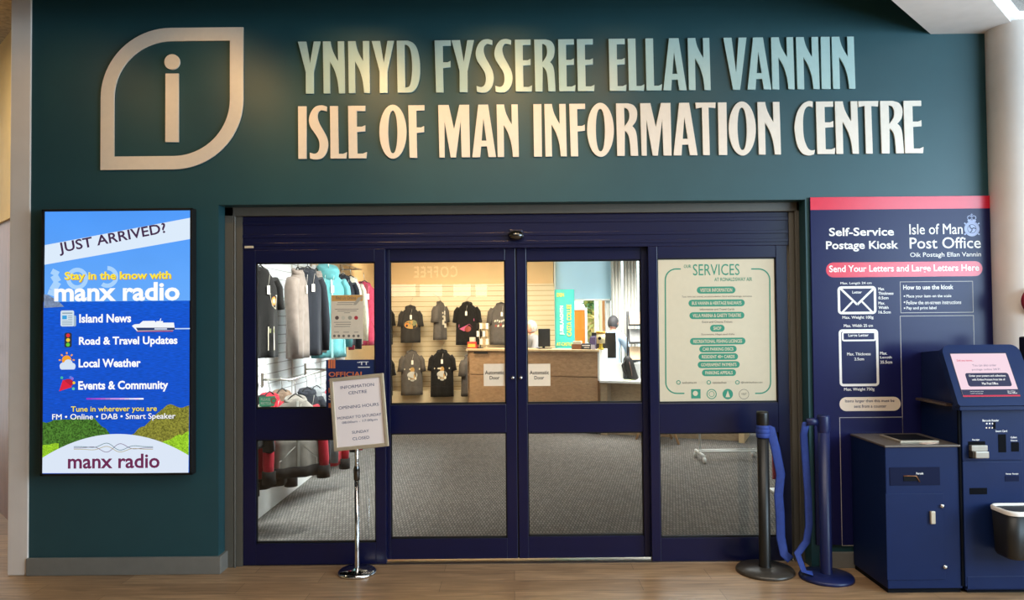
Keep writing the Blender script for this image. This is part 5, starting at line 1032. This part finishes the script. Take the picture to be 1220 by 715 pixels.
# ---------------------------------------------------------------- people behind the counter
SKIN = mat('skin', 'd9a089', .5, noise=0.06, nscale=14)
def person(loc, rot, label, shirt, trousers, hair, arms, lean=0.0, H=1.66, head_turn=0.0, head_nod=0.0, hair_len=.0):
    k = H / 1.7; t = thing('person', loc, label, 'person'); M = Matrix.Translation(loc) @ Matrix.Rotation(math.radians(rot), 4, 'Z') @ Matrix.Scale(k, 4)
    V = []; E = []; R = []
    def add(p, r, par=None):
        V.append(Vector(p)); R.append(r if isinstance(r, tuple) else (r, r))
        if par is not None: E.append((par, len(V) - 1))
        return len(V) - 1
    ly = -lean
    pel = add((0, 0, .92), (.155, .11)); wa = add((0, .3 * ly, 1.08), (.135, .10), pel); ch = add((0, .7 * ly, 1.28), (.16, .115), wa); up = add((0, ly, 1.40), (.13, .095), ch); nk = add((0, ly * 1.1 - .01, 1.47), .055, up); hb = add((0, ly * 1.15 - .02, 1.53), .055, nk)
    info = []
    for s, (el_, hd_) in zip((-1, 1), arms):
        sh = add((s * .175, ly, 1.375), .062, up); e = add((s * el_[0], el_[1] + ly, el_[2]), .045, sh); wr = add((s * hd_[0], hd_[1] + ly, hd_[2]), .028, e)
        d = (Vector(V[wr]) - Vector(V[e])).normalized(); pm = add(V[wr] + d * .07, (.036, .018), wr); side = Vector((-s, 0, 0)); side = (side - d * side.dot(d)).normalized(); dn = Vector((0, 0, -1)); info.append((wr, e))
        for i, (o, l) in enumerate(((-.028, .062), (-.01, .075), (.01, .07), (.028, .055))):
            a = add(V[pm] + side * o + d * .03, .0085, pm); c = add(V[a] + d * l * .55 + dn * .006, .008, a); add(V[c] + d * l * .35 + dn * .02, .007, c)
        a = add(V[wr] + d * .03 + side * .045, .010, pm); add(V[a] + d * .04 + side * .012, .008, a)
        hp_ = add((s * .095, 0, .86), .09, pel); kn = add((s * .11, -.02, .48), .06, hp_); an = add((s * .115, .02, .09), .04, kn); add((s * .12, -.14, .035), (.038, .03), an)
    me = bpy.data.meshes.new('sk'); me.from_pydata(V, E, []); o = bpy.data.objects.new('sk', me); C.objects.link(o)
    sk = o.modifiers.new('s', 'SKIN'); sk.use_smooth_shade = True; o.modifiers.new('u', 'SUBSURF').levels = 2
    for i, r in enumerate(R): me.skin_vertices[0].data[i].radius = r
    me.skin_vertices[0].data[pel].use_root = True
    e = o.evaluated_get(bpy.context.evaluated_depsgraph_get()); bm = bmesh.new(); bm.from_mesh(e.to_mesh()); e.to_mesh_clear(); bpy.data.objects.remove(o)
    # head: ellipsoid with jaw, nose, ears, merged into the body mesh
    hc = Vector((0, ly * 1.15 - .035, 1.605)); HM = Matrix.Rotation(math.radians(head_turn), 4, 'Z') @ Matrix.Rotation(math.radians(head_nod), 4, 'X')
    hm = MB()
    r = bmesh.ops.create_uvsphere(hm.bm, u_segments=28, v_segments=20, radius=1.0)
    for v in r['verts']:
        p = v.co.copy(); x, y, z = p.x * .076, p.y * .096, p.z * .115
        if z < 0: x *= 1 - .28 * (-z / .115); y = y * (1 - .12 * (-z / .115)) - .012 * (-z / .115)
        if y < -.05 and abs(z + .01) < .03 and abs(x) < .018: y -= .02 * (1 - abs(x) / .018)
        if y < -.06 and abs(z - .018) < .012 and .018 < abs(x) < .05: y += .009
        v.co = Vector((x, y, z))
    for s in (-1, 1): hm.ell((s * .077, .008, -.005), .01, .02, .03, SKIN, 10, 8)
    hm.ell((0, -.094, -.052), .022, .006, .007, SKIN, 10, 6)
    bmesh.ops.transform(hm.bm, matrix=Matrix.Translation(hc) @ HM, verts=hm.bm.verts)
    tm = bpy.data.meshes.new('h'); hm.bm.to_mesh(tm); hm.bm.free(); bm.from_mesh(tm); bpy.data.meshes.remove(tm)
    for f in bm.faces: f.smooth = True; f.material_index = 0
    def cut(name, cond, off, mt):
        c = bm.copy(); bmesh.ops.delete(c, geom=[f for f in c.faces if not cond(f.calc_center_median())], context='FACES'); c.normal_update()
        for v in c.verts: v.co += v.normal * off
        b = MB(M); b.bm.free(); b.bm = c; b.mi(mt); ob = b.build(name, t, recalc=False); return ob
    hands = [V[w] for w, _ in info]; elb = [V[e_] for _, e_ in info]
    def in_shirt(p): return p.z > .90 and p.z < 1.475 and all((p - h).length > .11 for h in hands)
    cut('shirt', in_shirt, .012, shirt); cut('trousers', lambda p: .09 < p.z < .95 and abs(p.x) < .26 and all((p - h).length > .13 for h in hands), .012, trousers); cut('shoes', lambda p: p.z < .10, .01, mat('shoe_dark', '1d1a18', .5))
    b = MB(M); b.bm.free(); b.bm = bm; b.mi(SKIN); b.build('body', t, recalc=False)
    b = MB(M @ Matrix.Translation(hc) @ HM); r = bmesh.ops.create_uvsphere(b.bm, u_segments=26, v_segments=18, radius=1.0)
    dele = []
    for v in r['verts']:
        p = v.co; v.co = Vector((p.x * .086, p.y * .106 + .008, p.z * .124 + .006))
        if v.co.y < -.045 and v.co.z < .062 or v.co.z < -.075 - hair_len: dele.append(v)
    bmesh.ops.delete(b.bm, geom=dele, context='VERTS')
    for f in b.bm.faces: f.smooth = True
    b.mi(hair); b.build('hair', t, recalc=False)
    b = MB(M @ Matrix.Translation(hc) @ HM)
    for s in (-1, 1): b.ell((s * .032, -.082, .016), .012, .008, .007, PW, 12, 8); b.ell((s * .032, -.089, .016), .005, .004, .005, INK, 8, 6)
    b.build('eyes', t); return t
WHH = mat('hair_white', 'b8b1a9', .7, noise=0.15, nscale=40); GRH = mat('hair_grey', '3d3c3f', .7, noise=0.25, nscale=40)
SHW = mat('shirt_white', '8e8f94', .8, noise=0.08, nscale=20, bump=0.15); SHB = mat('shirt_blue', 'b9d0e6', .8, noise=0.08, nscale=20, bump=0.15); TRD = mat('trousers_dark', '23252c', .8, noise=0.1)
p = P(635, 391.5, 6.95); person(Vector((p.x, 6.95, p.z - 1.605 * .985)) * 1.0 if False else Vector((p.x, 6.95, 0)), -70, 'person with white hair behind the counter beside the left monitor, turned left', SHW, TRD, WHH, (((.26, -.12, 1.10), (.18, -.34, 1.06)), ((.26, -.12, 1.10), (.18, -.34, 1.06))), H=1.60, head_nod=12)
p = P(725, 388, 6.75); person(Vector((p.x + .02, 6.75, 0)), 150, 'person with grey hair and a pale blue shirt behind the right end of the counter', SHB, TRD, GRH, (((.27, -.10, 1.10), (.2, -.36, 1.02)), ((.27, -.10, 1.10), (.2, -.36, 1.02))), lean=.10, H=1.66, head_nod=14)
# ---------------------------------------------------------------- window wall: blind, curtains, view outside
bl = P(692, 357.5, 7.6); BLD = mat('blind_blue', 'a9dcf2', .8, noise=0.02)
def blind_mat():
    m = bpy.data.materials.new('blind_cloth'); m.use_nodes = True; nt = m.node_tree; b = nt.nodes['Principled BSDF']; b.inputs['Base Color'].default_value = (*lin('b4dcec'), 1); b.inputs['Roughness'].default_value = .9
    tr = nt.nodes.new('ShaderNodeBsdfTranslucent'); tr.inputs['Color'].default_value = (*lin('eefaff'), 1); x = nt.nodes.new('ShaderNodeMixShader'); x.inputs[0].default_value = .8
    nt.links.new(b.outputs[0], x.inputs[1]); nt.links.new(tr.outputs[0], x.inputs[2]); nt.links.new(x.outputs[0], nt.nodes['Material Output'].inputs[0]); return m
x0, x1 = .74, P(731, 350, 7.6).x
t = thing('roller_blind', ((x0 + x1) / 2, 7.62, 2.9), 'half lowered pale blue roller blind over the shop window', 'blind')
b = MB(); b.box(x0, x1, 7.62, 7.624, bl.z, 2.9, blind_mat()); b.build('cloth', t)
b = MB(); b.tube([(x0, 7.622, bl.z), (x1, 7.622, bl.z)], .014, WHT, 10); b.build('bottom_bar', t)
CUR = mat('curtain_white', 'e6e6e0', .85, noise=0.03, nscale=8)
def curtain(px0, px1, lab, nf):
    xa, xb = P(px0, 400, 7.5).x, P(px1, 400, 7.5).x; N = nf * 8
    pts = [(xa + (xb - xa) * i / N, 7.52 + .035 * math.cos(2 * math.pi * i / 8)) for i in range(N + 1)]
    b = MB()
    for (xp, yp), (xq, yq) in zip(pts, pts[1:]): b.face([(xp, yp, .05), (xq, yq, .05), (xq, yq, 2.85), (xp, yp, 2.85)], CUR, True)
    bmesh.ops.remove_doubles(b.bm, verts=b.bm.verts, dist=1e-4); o = b.build('curtain'); md = o.modifiers.new('t', 'SOLIDIFY'); md.thickness = .006; tag(o, lab, 'curtain', 'white window curtains')
curtain(729.5, 741, 'white folded curtain right of the roller blind', 3); curtain(744.5, 760, 'white folded curtain behind the leaflet rack', 4)
# outside
b = MB(); b.box(-6, 16, 7.8, 22, -.1, -.02, mat('outside_paving', 'b5b0a6', .9, noise=0.1)); struct(b.build('ground'))
def opx(px, Y): return P(px, 400, Y).x
Yo = 10.6
t = thing('outdoor_door', ((opx(682, Yo) + opx(698.5, Yo)) / 2, Yo, 0), 'bright orange door in a white frame outside the shop window', 'door')
xa, xb, zt_ = opx(676, Yo), opx(697, Yo), P(690, 369.5, Yo).z
b = MB(); b.box(xa, xb, Yo, Yo + .05, 0, zt_, mat('door_orange', 'f08a1e', .5, noise=0.03), .004); b.build('leaf', t)
b = MB(); b.box(xa - .06, xa, Yo - .02, Yo + .08, 0, zt_ + .05, WHT); b.box(xb, xb + .05, Yo - .02, Yo + .08, 0, zt_ + .05, WHT); b.box(xa, xb, Yo - .02, Yo + .08, zt_, zt_ + .05, WHT); b.build('frame', t)
def leafy(x0, x1, z0, z1, Y, n, mts, seed, name, lab):
    r = random.Random(seed); b = MB()
    for i in range(n):
        c = Vector((r.uniform(x0, x1), Y + r.uniform(-.25, .25), r.uniform(z0, z1))); a = r.uniform(0, 6.28); e = r.uniform(-.9, .9); L = r.uniform(.07, .15)
        u = Vector((math.cos(a) * math.cos(e), math.sin(a) * math.cos(e), math.sin(e))); v = u.cross(Vector((r.uniform(-1, 1), r.uniform(-1, 1), r.uniform(-1, 1)))).normalized()
        b.face([c - u * L, c + v * L * .45, c + u * L, c - v * L * .45], mts[i % len(mts)])
    b.tube([((x0 + x1) / 2, Y, 0), ((x0 + x1) / 2, Y, z1 * .8)], .04, mat('stem_brown', '5a4632', .8), 8)
    tag(b.build(name, recalc=False), lab, 'shrub')
LG = [mat('leaf_green', '7ea052', .6), mat('leaf_olive', 'a5a24a', .6), mat('leaf_deep', '4f7c3c', .6)]
leafy(opx(697, 11.7), opx(709, 11.7), 1.2, 2.4, 11.7, 260, LG, 2, 'shrub', 'tall leafy green shrub outside the window right of the orange door')
leafy(opx(701.5, 11.0), opx(708.5, 11.0), .3, 1.75, 11.0, 200, [mat('leaf_yellow', 'd8c06a', .6), mat('leaf_straw', 'b8a050', .6), LG[1]], 5, 'shrub', 'yellow grassy shrub outside the window in front of the green one')
for px0, px1, c_, lab in ((709, 713.5, 'efe6cf', 'cream post outside the window beside the shrubs'), (714.5, 717.5, 'e9d9a8', 'thin pale yellow post outside the window beside the timber board')):
    b = MB(); b.box(opx(px0, 10), opx(px1, 10), 10, 10.1, -.02, 2.6, mat('post_' + c_, c_, .6, noise=0.03), .004); tag(b.build('outdoor_post'), lab, 'post')
b = MB(); b.box(opx(718, 10.1), opx(727.5, 10.1), 10.1, 10.16, -.02, 2.5, oak('timber_orange', 'b5713c', 'd99a5c', (9, 9, 1.5)), .004); tag(b.build('timber_board'), 'upright orange brown timber board outside the window', 'board')
b = MB(); b.box(-4, 12, 14.5, 14.8, -.02, 3.2, mat('outside_wall', 'dfe6e2', .8, noise=0.05)); struct(b.build('outside_wall'))
# ---------------------------------------------------------------- cafe facing the entrance (mirrored in the glass)
LY = -11.0; MI = .34 - LY
def mir(px, py):
    d = pix(px, py); k = (MI - CAM.y) / d.y; p = CAM + d * k; return p.x, p.z
GW = glow('ffe9c0', 2.6); xs = [mir(545, 324)[0], mir(493, 324)[0]]; z0, z1 = mir(520, 330.5)[1], mir(520, 317)[1]
s = Sheet(TL=(xs[0], LY + .03, z1), Uv=(xs[1] - xs[0], 0, 0), Dv=(0, 0, z0 - z1), grid=(52, 13.5))
if s.N.y < 0: s.N = -s.N
s.text('COFFEE', 0, 0, 52, 13.5, GW, 1, .02, 0, 1.25); t = s.done('cafe_sign'); tag(t, 'lit word COFFEE mirrored faintly in the left sliding pane', 'sign')
bm_ = MB(); bm_.box(mir(460, 310)[0], mir(600, 310)[0], LY - .1, LY, 1.2, 3.2, mat('cafe_back', '6b5a48', .7, noise=0.1)); struct(bm_.build('wall_cafe'))
for i, (a, c_) in enumerate(((461, 496), (499, 527.5), (539, 561.5), (565.5, 581))):
    (xa, za), (xb, zb) = mir(a, 338), mir(c_, 354); t = thing('menu_board', ((xa + xb) / 2, LY, za), ('first', 'second', 'third', 'fourth')[i] + ' lit menu board from the left, mirrored above the t-shirts', 'menu board', 'lit menu boards')
    b = MB(); b.box(xa, xb, LY + .0, LY + .03, zb, za, KD, .004); b.build('box', t); b = MB(); b.box(xa + .015, xb - .015, LY + .031, LY + .033, zb + .015, za - .015, glow('fff1d8', 4.5)); b.build('lit_face', t)
for o in list(C.objects):
    if o.type == 'MESH' and not o.data.materials: o.data.materials.append(WHITEP)
